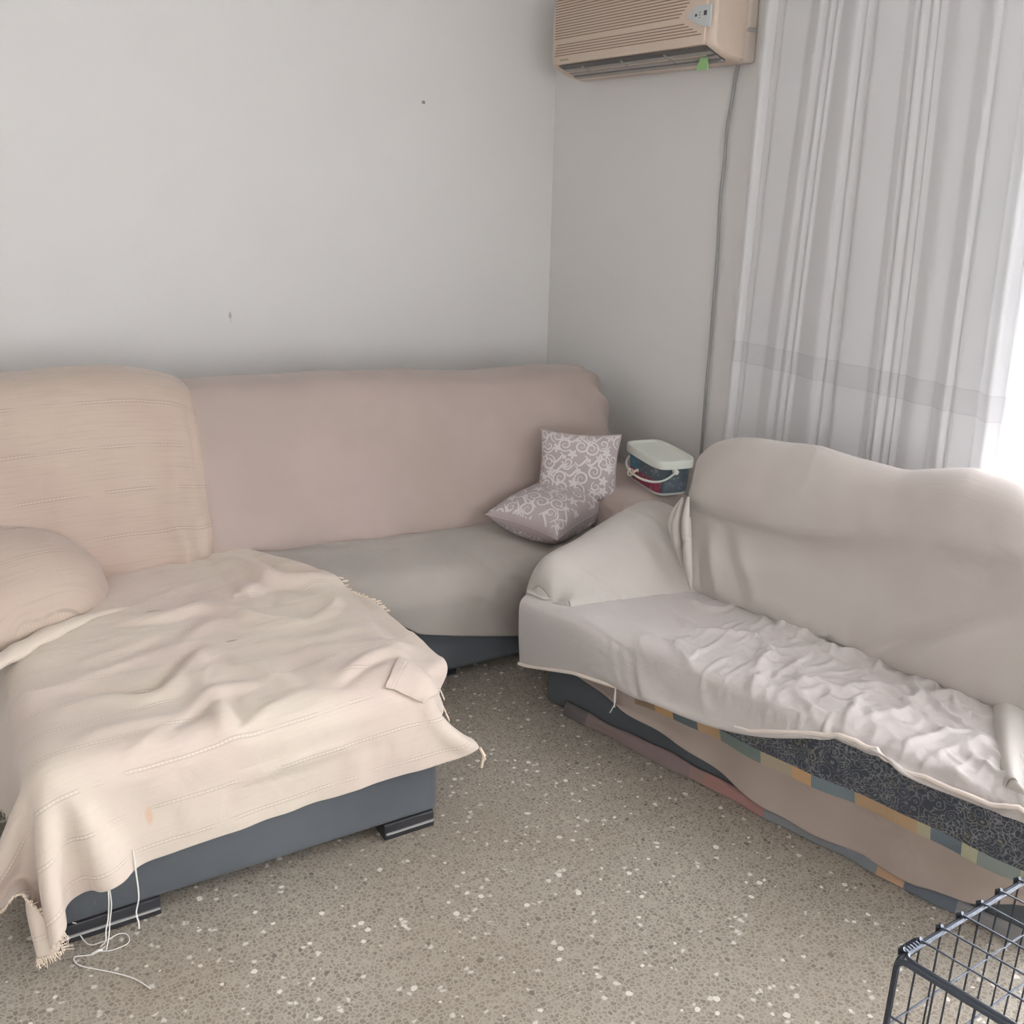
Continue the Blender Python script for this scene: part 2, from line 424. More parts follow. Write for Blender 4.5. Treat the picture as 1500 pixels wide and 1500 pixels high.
# ------------------------------------------------------------------ room (x along the left wall, y away from the camera)
WX, WY, XL, YR, HZ = 2.45, 3.91, -2.4, -2.4, 2.65
WIN = (-1.1, 1.53, .02, 2.25)      # balcony window in the right wall (y0, y1, z0, z1)
FILL_WIN = (-1.7, 1.3, .75, 2.3)        # unseen window added behind the camera to let in fill light (x0, x1, z0, z1)
def room():
    def box(name, lo, hi, m):
        b = MB(); b.box(lo, hi); o = b.build(name, m, smooth=False); tag(o, kind='structure'); return o
    box('floor', (XL - .15, YR - .15, -.12), (WX + .15, WY + .15, 0), M['floor'])
    box('ceiling', (XL - .15, YR - .15, HZ), (WX + .15, WY + .15, HZ + .12), M['ceiling'])
    box('wall_left', (XL - .15, WY, 0), (WX + .15, WY + .15, HZ), M['wall_left'])
    box('wall_far_left', (XL - .15, YR - .15, 0), (XL, WY, HZ), M['wall'])
    y0, y1, z0, z1 = WIN
    b = MB()
    b.box((WX, y1, 0), (WX + .15, WY, HZ)); b.box((WX, YR - .15, 0), (WX + .15, y0, HZ))
    b.box((WX, y0, z1), (WX + .15, y1, HZ)); b.box((WX, y0, 0), (WX + .15, y1, z0))
    tag(b.build('wall_right', M['wall'], smooth=False), kind='structure')
    x0, x1, za, zb = FILL_WIN
    b = MB()
    b.box((XL, YR - .15, 0), (x0, YR, HZ)); b.box((x1, YR - .15, 0), (WX, YR, HZ))
    b.box((x0, YR - .15, zb), (x1, YR, HZ)); b.box((x0, YR - .15, 0), (x1, YR, za))
    tag(b.build('wall_rear', M['wall'], smooth=False), kind='structure')
    # windows: frames with thin panes
    g, nt, bs = newmat('window_glass'); L = nt.links.new
    tr = N(nt, 'ShaderNodeBsdfTransparent'); gl = N(nt, 'ShaderNodeBsdfGlossy', Roughness=.02)
    mx = N(nt, 'ShaderNodeMixShader'); fz = N(nt, 'ShaderNodeFresnel', IOR=1.45)
    L(fz.outputs[0], mx.inputs[0]); L(tr.outputs[0], mx.inputs[1]); L(gl.outputs[0], mx.inputs[2])
    L(mx.outputs[0], nt.nodes['Material Output'].inputs[0])
    w = MB(); xx = WX + .07
    ym = (y0 + y1) / 2
    for ya, yb in ((y0, ym), (ym, y1)):
        w.box((xx, ya, z0), (xx + .05, ya + .055, z1)); w.box((xx, yb - .055, z0), (xx + .05, yb, z1))
        w.box((xx, ya, z0), (xx + .05, yb, z0 + .06)); w.box((xx, ya, z1 - .06), (xx + .05, yb, z1))
    o = w.build('window_1', M['alu'], smooth=False); tag(o, kind='structure')
    p = MB(); p.box((xx + .02, y0 + .05, z0 + .05), (xx + .026, y1 - .05, z1 - .05))
    p.build('window_pane', g, o, smooth=False)
    w = MB(); yy = YR - .1; xm = (x0 + x1) / 2
    for xa, xb in ((x0, xm), (xm, x1)):
        w.box((xa, yy, za), (xa + .055, yy + .05, zb)); w.box((xb - .055, yy, za), (xb, yy + .05, zb))
        w.box((xa, yy, za), (xb, yy + .05, za + .06)); w.box((xa, yy, zb - .06), (xb, yy + .05, zb))
    o = w.build('fill_window', M['alu'], smooth=False); tag(o, kind='structure')  # added window out of view, an opening for the rear fill
    p = MB(); p.box((x0 + .05, yy + .02, za + .05), (x1 - .05, yy + .026, zb - .05))
    p.build('window_pane', g, o, smooth=False)
room()

# ------------------------------------------------------------------ air conditioner on the right wall
def aircon():
    y0, y1 = 2.70, 3.66; xw = WX - .001; xf = 2.27
    root = empty('air_conditioner', (xw, (y0 + y1) / 2, 1.95), 'beige wall-mounted split air conditioner high beside the room corner', 'air conditioner')
    # body: side profile (x, z) lofted along y
    prof = [(xw, 1.947), (2.40, 1.945), (2.345, 1.952), (2.31, 1.966), (2.29, 1.975), (2.272, 1.99), (2.268, 2.02), (2.268, 2.10), (2.27, 2.18), (2.285, 2.225), (2.32, 2.25), (xw, 2.255)]
    prof = catmull(prof, 40)
    ys = [y0, y0 + .004, y0 + .012, y0 + .025, y0 + .045, y0 + .08, y1 - .03, y1 - .012, y1 - .003, y1]
    sh = [.05, .03, .015, .006, .001, 0, 0, .006, .016, .03]
    cx, cz = xw, 2.10; P = []
    for y, s in zip(ys, sh):
        k = 1 - s * 2.2
        P.append([(cx + (x - cx) * k, y, cz + (z - cz) * (1 - s * 1.6)) for x, z in prof])
    P = np.array(P); n, m = P.shape[:2]
    F = [f for f in grid_faces(n, m)] + [tuple(range(m)), tuple((n - 1) * m + k for k in range(m))[::-1]]
    o = mesh('housing', P.reshape(-1, 3), F, M['plastic_beige'], root); shade_auto(o, 50)
    # back plate along the wall
    b = MB(); b.box((2.405, y0 - .012, 1.943), (xw, y1 + .01, 2.25), bev=.012); b.build('back_plate', simple('back_plate_plastic', srgb(205, 192, 180), .5), root)
    # front grille: raised panel with horizontal grooves
    g = MB(); xg = xf - .006
    gy0, gy1 = 2.70, 3.625
    g.box((xg - .002, y0 + .03, 1.990), (2.28, y1 - .035, 2.235), 0, bev=.004)
    def groove(ya, yb, z): g.box((xg - .0026, ya, z - .0018), (xg + .001, yb, z + .0018), 1)
    for k in range(5):
        groove(2.745 + .018 * (4 - k) * 0 + (.0 if k < 1 else .022 * k), gy1 - .004 * k, 2.022 + k * .0092)
    for k in range(15):
        groove(2.862 - .012 * k if k < 6 else 2.76, gy1, 2.082 + k * .0095)
    g.build('front_grille', None, root, mats=[M['plastic_beige'], M['plastic_slot']])
    # display plate (a wedge pointing away from the near end)
    d = MB()
    pts = [(2.702, 2.104), (2.768, 2.106), (2.815, 2.082), (2.815, 2.076), (2.75, 2.048), (2.702, 2.038)]
    xa, xb = xg - .0075, xg
    V = [(xa, y, z) for y, z in pts] + [(xb, y, z) for y, z in pts]; k = len(pts)
    d.add(V, [tuple(range(k))] + [(i, (i + 1) % k, k + (i + 1) % k, k + i) for i in range(k)])
    o = d.build('display_panel', M['display'], root, smooth=False)
    q = MB(); q.box((xa - .001, 2.718, 2.074), (xa + .001, 2.732, 2.088)); q.build('receiver_window', M['black_dot'], o, smooth=False)
    q = MB(); q.tube([(xa - .0012, 2.770, 2.078), (xa + .001, 2.770, 2.078)], .0045, 12); q.build('indicator_lamp', M['black_dot'], o, smooth=False)
    q = MB()
    for j in range(3): q.box((xa - .0008, 2.748, 2.068 + j * .008), (xa + .001, 2.757, 2.0705 + j * .008))
    q.build('panel_lettering', simple('grey_print', srgb(150, 152, 150), .6), o, smooth=False)
    q = MB()
    q.box((xg - .003, 3.575, 2.002), (xg, 3.582, 2.009))
    for j in range(6): q.box((xg - .003, 3.566 - j * .0085, 2.002), (xg, 3.572 - j * .0085, 2.0072))
    q.build('maker_mark', simple('olive_print', srgb(165, 160, 120), .6), root, smooth=False)
    # air outlet: dark slot in the sloping underside with vanes
    def band(xa, za, xb, zb, ya, yb, name, mat, t=.003, off=.0):
        b = MB(); dx, dz = xb - xa, zb - za; l = math.hypot(dx, dz); nx, nz = dz / l, -dx / l
        if nz > 0: nx, nz = -nx, -nz
        V = []
        for y in (ya, yb):
            for (x, z) in ((xa, za), (xb, zb)):
                for s in (off, off + t): V.append((x + nx * s, y, z + nz * s))
        b.add(V, [(0, 2, 3, 1), (4, 5, 7, 6), (0, 1, 5, 4), (2, 6, 7, 3), (1, 3, 7, 5), (0, 4, 6, 2)])
        return b.build(name, mat, root, smooth=False)
    ya, yb = 2.722, 3.60
    band(2.268, 1.987, 2.352, 1.9505, ya, yb, 'outlet_opening', M['plastic_dark'], .003, -.0005)
    for fx in (.28, .58, .86):
        xa_, za_ = 2.268 + .084 * fx, 1.987 - .0365 * fx
        band(xa_, za_, xa_ + .016, za_ - .006, ya + .006, yb - .006, 'louver', M['vane'], .004, .002)
    for y in (2.95, 3.2, 3.45):
        band(2.28, 1.983, 2.33, 1.961, y, y + .006, 'vane_clip', M['vane'], .006, .002)
    # side screw cover and slot
    q = MB(); q.box((2.405, y0 - .018, 2.035), (2.437, y0 - .010, 2.047), bev=.002); q.build('side_latch', M['vane'], root)
    # green tag caught in the louvre
    q = MB(); 
    tx = [(2.318, 2.79, 1.968), (2.314, 2.788, 1.952), (2.310, 2.786, 1.936), (2.308, 2.785, 1.922)]
    hw = [.017, .019, .028, .027]
    V = []
    for (x, y, z), h in zip(tx, hw): V += [(x, y - h, z), (x, y + h, z), (x + .004, y + h, z), (x + .004, y - h, z)]
    F = []
    for i in range(3):
        for k in range(4): F.append((i * 4 + k, i * 4 + (k + 1) % 4, (i + 1) * 4 + (k + 1) % 4, (i + 1) * 4 + k))
    F += [(3, 2, 1, 0), (12, 13, 14, 15)]
    q.add(V, F)
    tag(q.build('plastic_tag', M['green']), 'small green plastic tag hanging from the outlet of the air conditioner', 'tag')
aircon()

def cable():
    pts = [(2.436, 2.752, 1.955), (2.437, 2.765, 1.90), (2.437, 2.768, 1.851), (2.437, 2.785, 1.744), (2.437, 2.782, 1.64), (2.437, 2.787, 1.522), (2.437, 2.779, 1.338), (2.437, 2.777, 1.18), (2.437, 2.775, 1.025), (2.437, 2.778, .85), (2.437, 2.775, .667), (2.437, 2.775, .4), (2.437, 2.775, .006)]
    b = MB(); b.tube(catmull(pts, 60), .0058, 8)
    tag(b.build('cable', M['cable']), 'thin grey cable running down the wall below the air conditioner', 'cable')
    q = MB(); q.tube([(2.436, 2.752, 1.956), (2.437, 2.757, 1.92)], .009, 8); 
cable()

# ------------------------------------------------------------------ curtain
def curtain():
    m, nt, b = newmat('sheer_voile'); L = nt.links.new
    uv = N(nt, 'ShaderNodeUVMap'); sp = N(nt, 'ShaderNodeSeparateXYZ'); L(uv.outputs[0], sp.inputs[0])
    U, V = sp.outputs[0], sp.outputs[1]
    band = math_n(nt, 'LESS_THAN', math_n(nt, 'ABSOLUTE', math_n(nt, 'SUBTRACT', V, 1.030)), .034)
    vo = N(nt, 'ShaderNodeTexVoronoi', feature='F1', Scale=75.0); L(uv.outputs[0], vo.inputs['Vector'])
    holes = math_n(nt, 'MULTIPLY', band, ramp_out(nt, vo.outputs['Distance'], .42, .3))
    lines = math_n(nt, 'LESS_THAN', math_n(nt, 'ABSOLUTE', math_n(nt, 'SUBTRACT', math_n(nt, 'ABSOLUTE', math_n(nt, 'SUBTRACT', V, 1.030)), .034)), .002)
    c = mixc(nt, math_n(nt, 'MULTIPLY', band, .28), srgb(240, 240, 242), srgb(206, 206, 210))
    c = mixc(nt, math_n(nt, 'MULTIPLY', lines, .3), c, srgb(200, 200, 205))
    df = N(nt, 'ShaderNodeBsdfDiffuse'); L(c, df.inputs['Color'])
    tl = N(nt, 'ShaderNodeBsdfTranslucent'); L(c, tl.inputs['Color'])
    tr = N(nt, 'ShaderNodeBsdfTransparent')
    m1 = N(nt, 'ShaderNodeMixShader'); m1.inputs[0].default_value = .36; L(df.outputs[0], m1.inputs[1]); L(tl.outputs[0], m1.inputs[2])
    m2 = N(nt, 'ShaderNodeMixShader'); L(math_n(nt, 'ADD', .14, math_n(nt, 'MULTIPLY', holes, .0)), m2.inputs[0]); L(m1.outputs[0], m2.inputs[1]); L(tr.outputs[0], m2.inputs[2])
    L(m2.outputs[0], nt.nodes['Material Output'].inputs[0])
    root = empty('curtain', (2.37, 1.0, 2.5), 'long white sheer curtain with a lace band hanging beside the window', 'curtain')
    # pleats: irregular, sharp creases
    ys = []
    y = 2.60; r = np.random.RandomState(5)
    folds = []
    while y > -1.3:
        w = float(r.choice([.025, .035, .05, .07, .10])) * r.uniform(.85, 1.15)
        if y < 1.6: w *= 1.4
        folds.append((y, w, r.uniform(.35, .9), r.uniform(-.05, .05), float(r.choice([.14, .86, .8, .5])))); y -= w
    Z = np.linspace(2.52, .06, 64)
    pts_y, amp, ph = [], [], []
    for (y, w, a, sk, c_) in folds:
        for t in np.linspace(0, 1, 9, endpoint=False):
            # asymmetric crease
            tt = t / c_ * .5 if t < c_ else .5 + (t - c_) / (1 - c_) * .5
            pts_y.append((y - w * t, a * min(w, .06) * .6 * (1 - abs(2 * tt - 1) ** 1.5), sk, w))
    P = np.zeros((len(pts_y), len(Z), 3))
    for i, (yy, d, sk, w) in enumerate(pts_y):
        zz = (Z - 1.4)
        grow = 1.0 + .12 * np.sin(zz * 2.1 + yy * 5)
        spread = (yy - 2.5) * .015 * (1.2 - zz)
        P[i, :, 0] = 2.395 - d * grow * 1.15 - .012 * np.sin(yy * 3 + zz * .8)
        P[i, :, 1] = yy + .035 * zz * math.sin(yy * 4.2 + .6) * (1 if yy < 2.45 else max(0, (2.6 - yy) / .15)) + .008 * np.sin(zz * 1.7 + yy * 9) * (1 if yy < 2.45 else .2) + spread
        P[i, :, 2] = Z
    L_ = np.r_[0, np.cumsum(np.linalg.norm(np.diff(P[:, 30], axis=0), axis=1))]
    UV = np.zeros((len(pts_y), len(Z), 2)); UV[:, :, 0] = L_[:, None]; UV[:, :, 1] = Z[None, :]
    cloth_obj('curtain_fabric', P, m, root, thick=0, sub=1, uv=UV)
    rd = MB(); rd.tube([(2.395, 2.56, 2.545), (2.395, -1.35, 2.545)], .012, 12); rd.build('curtain_rod', M['alu'], root)
    for y in (2.5, .6, -1.3):
        bk = MB(); bk.box((2.385, y - .01, 2.535), (2.449, y + .01, 2.555), bev=.002)
        bk.build('rod_bracket', M['alu'], root)
curtain()

# ------------------------------------------------------------------ L-shaped sofa (long seat along the wall and a chaise)
SZ = .415   # top of the chaise cushion
def sofa_A():
    root = empty('sectional_sofa', (1.15, 3.0, 0), 'L-shaped charcoal sofa with a chaise, draped in cream and taupe throws', 'sofa')
    b = MB(); b.box((.035, 1.962, .042), (.945, 3.0, .29), bev=.018); o = b.build('chaise_base', M['dark'], root)
    b = MB(); b.box((.98, 2.635, .03), (2.30, 3.52, .28), bev=.018); b.build('sofa_base', M['dark'], root)
    for (x0, x1, y0) in ((.045, .255, 1.972), (.795, .932, 1.972), (.05, .2, 2.85), (1.15, 1.35, 2.66), (2.05, 2.25, 2.66), (2.05, 2.25, 3.35), (.8, .93, 2.85)):
        f = MB(); f.box((x0, y0 - .012 if y0 < 2 else y0, 0), (x1, y0 + .12, .046 if y0 < 2.6 else .032), bev=.003); fo = f.build('foot', M['foot'], root)
        if y0 < 2:
            s = MB(); s.box((x0 + .004, y0 - .0155, .0165), (x1 - .002, y0 - .010, .0215)); s.build('foot_strip', M['strip'], fo, smooth=False)
    b = MB(); b.box((.035, 1.99, .288), (.945, 3.03, SZ - .008), bev=.055); b.build('chaise_cushion', M['dark'], root)
    b = MB(); b.box((.985, 2.665, .278), (1.99, 3.03, .362), bev=.04); b.build('seat_cushion', M['dark'], root)
    b = MB(); b.box((-.2, 3.18, .28), (2.19, 3.48, .80), bev=.09); b.build('backrest', M['dark'], root)
    b = MB(); b.box((2.015, 2.69, .27), (2.26, 3.5, .49), bev=.05); b.build('armrest', M['dark'], root)
    b = MB(); b.box((-.24, 2.62, .04), (.02, 3.5, .52), bev=.06); b.build('armrest', M['dark'], root)
    return root
sofa_A()

# chaise throw: draped with the cloth solver
def chaise_throw():
    n, m = 76, 84
    A, Bc, Cc, D = np.array([-.19, 1.70]), np.array([1.07, 1.825]), np.array([.985, 3.02]), np.array([-.20, 3.0])
    u = np.linspace(0, 1, n); v = np.linspace(0, 1, m)
    Ug, Vg = np.meshgrid(u, v, indexing='ij')
    XY = (1 - Vg)[..., None] * ((1 - Ug)[..., None] * A + Ug[..., None] * Bc) + Vg[..., None] * ((1 - Ug)[..., None] * D + Ug[..., None] * Cc)
    XY[..., 0] -= .24 * Ug * np.clip((Vg - .52) / .48, 0, 1) ** 1.6
    flat = np.dstack([XY, np.zeros((n, m))])
    P0 = flat.copy()
    P0[..., 2] = SZ + .04 + .02 * vnoise(P0[..., 0], P0[..., 1], 3, 5) + .01 * vnoise(P0[..., 0], P0[..., 1], 4, 13)
    rest = 1.015 + .03 * np.clip(vnoise(P0[..., 0], P0[..., 1], 9, 4), 0, 1)
    mid = (P0[..., 1] > 1.95) & (P0[..., 0] > .1)
    rest = np.where(mid, rest, 1.0)
    cols = [rbox((.49, 2.5, .215), (.462, .545, .205), .06), rbox((1.49, 3.06, .19), (.6, .44, .188), .05),
            rbox((.99, 2.4, .2), (.03, .35, .2), .02)]
    cols.append(rbox((.84, 2.84, .31), (.20, .21, .122), .03))
    # bulk of the folded cloth underneath on the near right corner
    cols.append(rbox((.80, 2.12, .36), (.15, .13, .075), .07, -.3))
    pin = np.zeros((n, m), bool); pin[:, -1] = True
    P0[:, -1, 2] = SZ + .008
    P = drape(P0, rest, cols, pin, steps=110, iters=22, g=3.0, fr=.5, bend=.2, L0=flat, pad=.004,
              targets=[(n - 1, 0, (1.045, 1.925, .215)), (0, 0, (.045, 1.89, .045)), (0, 8, (-.010, 1.925, .185))])
    uv = np.zeros((n, m, 2)); uv[..., 0] = Ug * 1.42; uv[..., 1] = Vg * 1.42
    sel = np.clip((P[..., 2] - .33) / .09, 0, 1)
    X, Y = P[..., 0], P[..., 1]
    ca, sa = math.cos(.5), math.sin(.5)
    P[..., 2] += sel * .013 * np.clip((crumple((X * ca + Y * sa) * .55, -X * sa + Y * ca, 101, 7.0) - .45), 0, 2)
    P[..., 2] += sel * .006 * vnoise(X, Y, 104, 18) * np.clip(vnoise(X, Y, 105, 4) + .3, 0, 1)
    for pts, a, w_ in [([(.156, 2.274), (.235, 2.251), (.311, 2.211), (.407, 2.316), (.471, 2.389)], -.018, .022), ([(.17, 2.235), (.25, 2.21), (.325, 2.17), (.42, 2.28), (.49, 2.36)], .018, .026),
                       ([(.303, 2.02), (.383, 2.05), (.454, 2.089)], -.012, .018), ([(.447, 2.103), (.433, 2.024), (.439, 1.956)], .020, .018), ([(.475, 2.10), (.465, 2.03), (.475, 1.956)], -.010, .014),
                       ([(.40, 2.10), (.44, 2.12), (.50, 2.13), (.56, 2.11)], .015, .02), ([(.722, 2.041), (.821, 2.10), (.899, 2.123)], .015, .016), ([(.70, 2.00), (.80, 2.06), (.90, 2.085)], -.012, .014),
                       ([(.312, 2.633), (.429, 2.597), (.543, 2.614), (.641, 2.488), (.748, 2.408)], .014, .022), ([(.30, 2.60), (.43, 2.565), (.54, 2.58), (.63, 2.45)], -.010, .018),
                       ([(.707, 2.904), (.769, 2.719), (.889, 2.64)], .022, .024), ([(.75, 2.93), (.82, 2.76), (.93, 2.68)], -.014, .022), ([(.66, 2.86), (.72, 2.68), (.85, 2.58)], -.010, .022),
                       ([(.121, 2.045), (.22, 2.07), (.333, 2.059)], .012, .022), ([(.513, 2.282), (.591, 2.14), (.622, 2.03)], .010, .018), ([(.449, 2.445), (.532, 2.495), (.602, 2.483)], .010, .02), ([(.775, 2.776), (.711, 2.662), (.605, 2.635)], .014, .02),
                       ([(.60, 2.35), (.72, 2.28), (.86, 2.30)], .009, .025), ([(.2, 2.42), (.3, 2.45), (.40, 2.50)], .009, .02)]:
        line_ridge(P, pts, a, w_, sel)
    # crease low on the hanging front
    fr_ = np.exp(-((Z_ := P[..., 2]) - (.30 + .06 * (X - .5))) ** 2 / .00012) * (Y < 1.97) * np.clip((X - .40) / .1, 0, 1) * np.clip((.86 - X) / .2, 0, 1)
    P[..., 1] -= .010 * fr_
    P[..., 1] -= (Y < 1.985) * .006 * np.clip(vnoise(X * 1.5, P[..., 2], 107, 12), -.3, 1)
    root = empty('throw_blanket', (.5, 2.4, SZ), 'wrinkled cream handwoven throw spread over the chaise seat, its tasselled corners hanging', 'throw blanket', 'cream throws on the sofa')
    cloth_obj('blanket_cloth', P, M['cream'], root, thick=.0045, sub=2, uv=uv)
    # corner of the throw folded back over itself
    def near(p): return np.unravel_index(np.linalg.norm(P - np.array(p), axis=2).argmin(), (n, m))
    def smp(i, j):
        i0, j0 = int(min(max(i, 0), n - 1.001)), int(min(max(j, 0), m - 1.001)); a, b_ = i - i0, j - j0
        return (P[i0, j0] * (1 - a) + P[i0 + 1, j0] * a) * (1 - b_) + (P[i0, j0 + 1] * (1 - a) + P[i0 + 1, j0 + 1] * a) * b_
    c4 = [np.array(near(p), float) for p in ((.805, 1.955, .44), (.893, 1.94, .372), (.968, 1.94, .385), (.97, 2.02, .44), (.90, 2.07, .45))]
    G = []
    for a in np.linspace(0, 1, 22):
        row = []
        lo = c4[0] * (1 - a) + c4[4] * a if False else c4[0] + (c4[4] - c4[0]) * a
        for t in np.linspace(0, 1, 22):
            # fan between the two long sides
            e1 = c4[0] * (1 - t) + c4[1] * t; e2 = c4[4] * (1 - t) + c4[2] * t
            q_ = e1 * (1 - a) + e2 * a
            row.append(smp(*q_))
        G.append(row)
    G = np.array(G); NG = grid_normals(G); sgn = 1 if NG[10, 10, 2] - NG[10, 10, 1] > 0 else -1
    A_, T_ = np.meshgrid(np.linspace(0, 1, 22), np.linspace(0, 1, 22), indexing='ij')
    G = G + sgn * NG * (.007 + .010 * np.sin(np.pi * A_) * np.sin(np.pi * T_ * .9 + .1) + .004 * T_)[..., None]
    cloth_obj('folded_corner', G, M['cream'], root, thick=.004, sub=2, uv=np.stack([A_ * .16 + .03, T_ * .14 + .02], 2), flip=sgn < 0)
    # tassels along the right edge, frayed threads along the left edge
    r = random.Random(4); q = MB()
    for j in list(range(0, 18, 3)) + list(range(44, 60, 1)):
        p = P[-1, j].copy(); p[2] += .001
        top = j >= 40
        L_ = r.uniform(.03, .05) * (.8 if top else 1)
        for t in range(3):
            a = r.uniform(-.5, .5)
            d = Vector((.5 + a * .3, a * .5, -.1)) if top else Vector((.35, a * .25 - .1, -1))
            pts = [Vector(p) + d * L_ * s + Vector((r.uniform(-1, 1), r.uniform(-1, 1), r.uniform(-1, 1))) * .003 * s for s in (0, .33, .66, 1)]
            q.tube(pts, [.0016, .0022, .0018, .0012], 5)
    q.tube([Vector(P[-1, 0]), Vector(P[-1, 0]) + Vector((.012, 0, -.025)), Vector(P[-1, 0]) + Vector((.005, 0, -.06))], [.004, .005, .003], 6)
    o = q.build('fringe', M['fringe'], root); tag(o, kind='stuff')
    q = MB()
    for j in list(np.linspace(0, 46, 330)) + list(-np.linspace(0, 11, 90)):
        j0 = int(abs(j)); f = abs(j) - j0
        if j >= 0:
            p = Vector(P[0, j0] * (1 - f) + P[0, j0 + 1] * f); e = Vector(P[0, j0] - P[3, j0]).normalized()
        else:
            p = Vector(P[j0, 0] * (1 - f) + P[j0 + 1, 0] * f); e = Vector(P[j0, 0] - P[j0, 3]).normalized()
        L_ = r.uniform(.008, .02)
        pts = [p, p + e * L_ * .5 + Vector((r.uniform(-1, 1), r.uniform(-1, 1), 0)) * .003, p + e * L_ + Vector((r.uniform(-1, 1), r.uniform(-1, 1), r.uniform(-1, .3))) * .006]
        for k_ in pts: k_.z = max(k_.z, .002)
        q.tube(pts, [.0011, .0009, .0006], 3)
    o = q.build('frayed_edge', M['fringe'], root); tag(o, kind='stuff')
    return P
PC = chaise_throw()

# lofted covers ------------------------------------------------------------
def loft(us, prof, frame, nprof=46):
    """prof(u) -> (d, z) points across; frame(u, d, z) -> world"""
    P = []
    for u in us:
        c = catmull(prof(u), nprof)
        P.append([frame(u, d, z) for d, z in c])
    return np.array(P)
def edge_k(u, a, b, ra, rb=None):
    rb = rb or ra
    e = min((u - a) / ra, (b - u) / rb, 1.0); e = max(e, 0.0)
    return math.sqrt(max(0, 1 - (1 - e) ** 2))
fA = lambda x, y, z: (x, y, z)

def ends(a, b, r, n):
    t = np.linspace(0, math.pi / 2, 9)
    l = [a + r * (1 - math.cos(x)) for x in t]
    return l[:-1] + list(np.linspace(a + r, b - r, n)) + [b - (p - a) for p in l[::-1]][1:]

def back_cover_A():
    root = empty('sofa_cover', (1.5, 3.3, .4), 'smooth taupe cloth cover over the long sofa backrest and corner arm', 'sofa cover')
    H = [(.6, .925), (.86, .922), (1.17, .915), (1.40, .895), (1.47, .900), (1.55, .885), (1.76, .872), (2.06, .870), (2.19, .862), (2.3, .85)]
    a, b = .62, 2.285
    def prof(x):
        k = edge_k(x, a, b, .07, .09); h = interp(x, H) - .05 * (1 - k); sz = interp(x, [(.65, .415), (1.65, .372)])
        w = .008 * math.sin(x * 9) * 0
        ps = [(3.02, sz - .03), (2.985, sz + .012), (3.0, sz + .08), (3.055, .58), (3.115, .74), (3.165, h - .07), (3.215, h - .018), (3.29, h), (3.40, h - .012), (3.49, h - .06), (3.52, h - .2), (3.53, .35)]
        return [(3.28 + (d - 3.28) * (.25 + .75 * k), z) for d, z in ps]
    us = ends(a, b, .085, 70)
    P = loft(us, prof, fA, 52)
    Nn = grid_normals(P)
    X, Z = P[..., 0], P[..., 2]
    disp = .006 * vnoise(X, Z, 21, 3.0) + .003 * vnoise(X, Z, 22, 8)
    # puckers at the seam and folds on the right end
    low = np.exp(-((Z - .42) / .05) ** 2)
    disp += low * .012 * vnoise(X * 2, Z, 23, 9)
    disp -= .010 * np.exp(-((Z - .70 - (X - 1.9) * .5) / .10) ** 2) * np.exp(-((X - 1.85) / .25) ** 2)
    right = np.clip((X - 2.16) / .1, 0, 1)
    disp += right * .012 * np.sin(P[..., 1] * 60 + Z * 14) * np.clip((Z - .5) / .2, 0, 1)
    P = P - Nn * disp[..., None]
    cloth_obj('back_panel', P, M['taupe'], root, .004, 1, flip=False)
    # arm cover
    def prof2(y):
        k = edge_k(y, 2.635, 3.6, .05)
        t = .525 - .04 * (1 - k)
        ps = [(1.975, .30), (1.965, .40), (1.975, t - .05), (2.01, t - .008), (2.07, t), (2.16, t + .002), (2.25, t - .004), (2.295, t - .04), (2.31, .38), (2.31, .1)]
        return [(2.13 + (d - 2.13) * (.4 + .6 * k), z) for d, z in ps]
    P = loft(ends(2.635, 3.6, .05, 30), prof2, lambda u, d, z: (d, u, z), 34)
    Nn = grid_normals(P); P = P + Nn * (.005 * vnoise(P[..., 0] + P[..., 2], P[..., 1], 31, 6))[..., None]
    cloth_obj('arm_panel', P, M['taupe'], root, .004, 1, flip=True)
back_cover_A()

def seat_cover_A():
    hem = [(.60, .36), (1.0, .32), (1.056, .30), (1.146, .237), (1.193, .203), (1.337, .165), (1.569, .114), (1.8, .10), (2.0, .11)]
    xs = np.linspace(.655, 1.965, 104); P = []
    for x in xs:
        sz = interp(x, [(.65, .42), (1.65, .378)]); hz = interp(x, hem)
        fy = 2.612 - .0 * x
        c = catmull([(3.04, sz - .004), (2.95, sz + .004), (2.84, sz + .003), (2.72, sz - .002), (2.655, sz - .022), (fy + .01, sz - .07), (fy - .004, min(sz - .1, (sz + hz) / 2)), (fy - .006, hz)], 44)
        P.append([(x, y, z) for y, z in c])
    P = np.array(P); Nn = grid_normals(P); X, Y, Z = P[..., 0], P[..., 1], P[..., 2]
    d = .006 * vnoise(X, Y + Z, 41, 4) + .004 * vnoise(X * 1.5 + Z * 3, Y, 42, 9)
    d += .010 * np.exp(-((Y - 2.93) / .06) ** 2) * vnoise(X * 2, Y * 6, 43, 5)
    # slack diagonal folds toward the right end
    d += .010 * np.exp(-((X - 1.6 + (Z - .3) * 1.3) / .05) ** 2) * (Y < 2.75) - .008 * np.exp(-((X - 1.5 + (Z - .3) * 1.1) / .05) ** 2) * (Y < 2.75)
    P = P + Nn * np.abs(d)[..., None] * np.sign(Nn[..., 2:3] + .0001) * 1.0
    tag(cloth_obj('seat_cover', P, M['grey_seat'], None, .004, 1, flip=False), 'grey-beige sheet over the long sofa seat, its hem hanging in front', 'seat cover')
seat_cover_A()

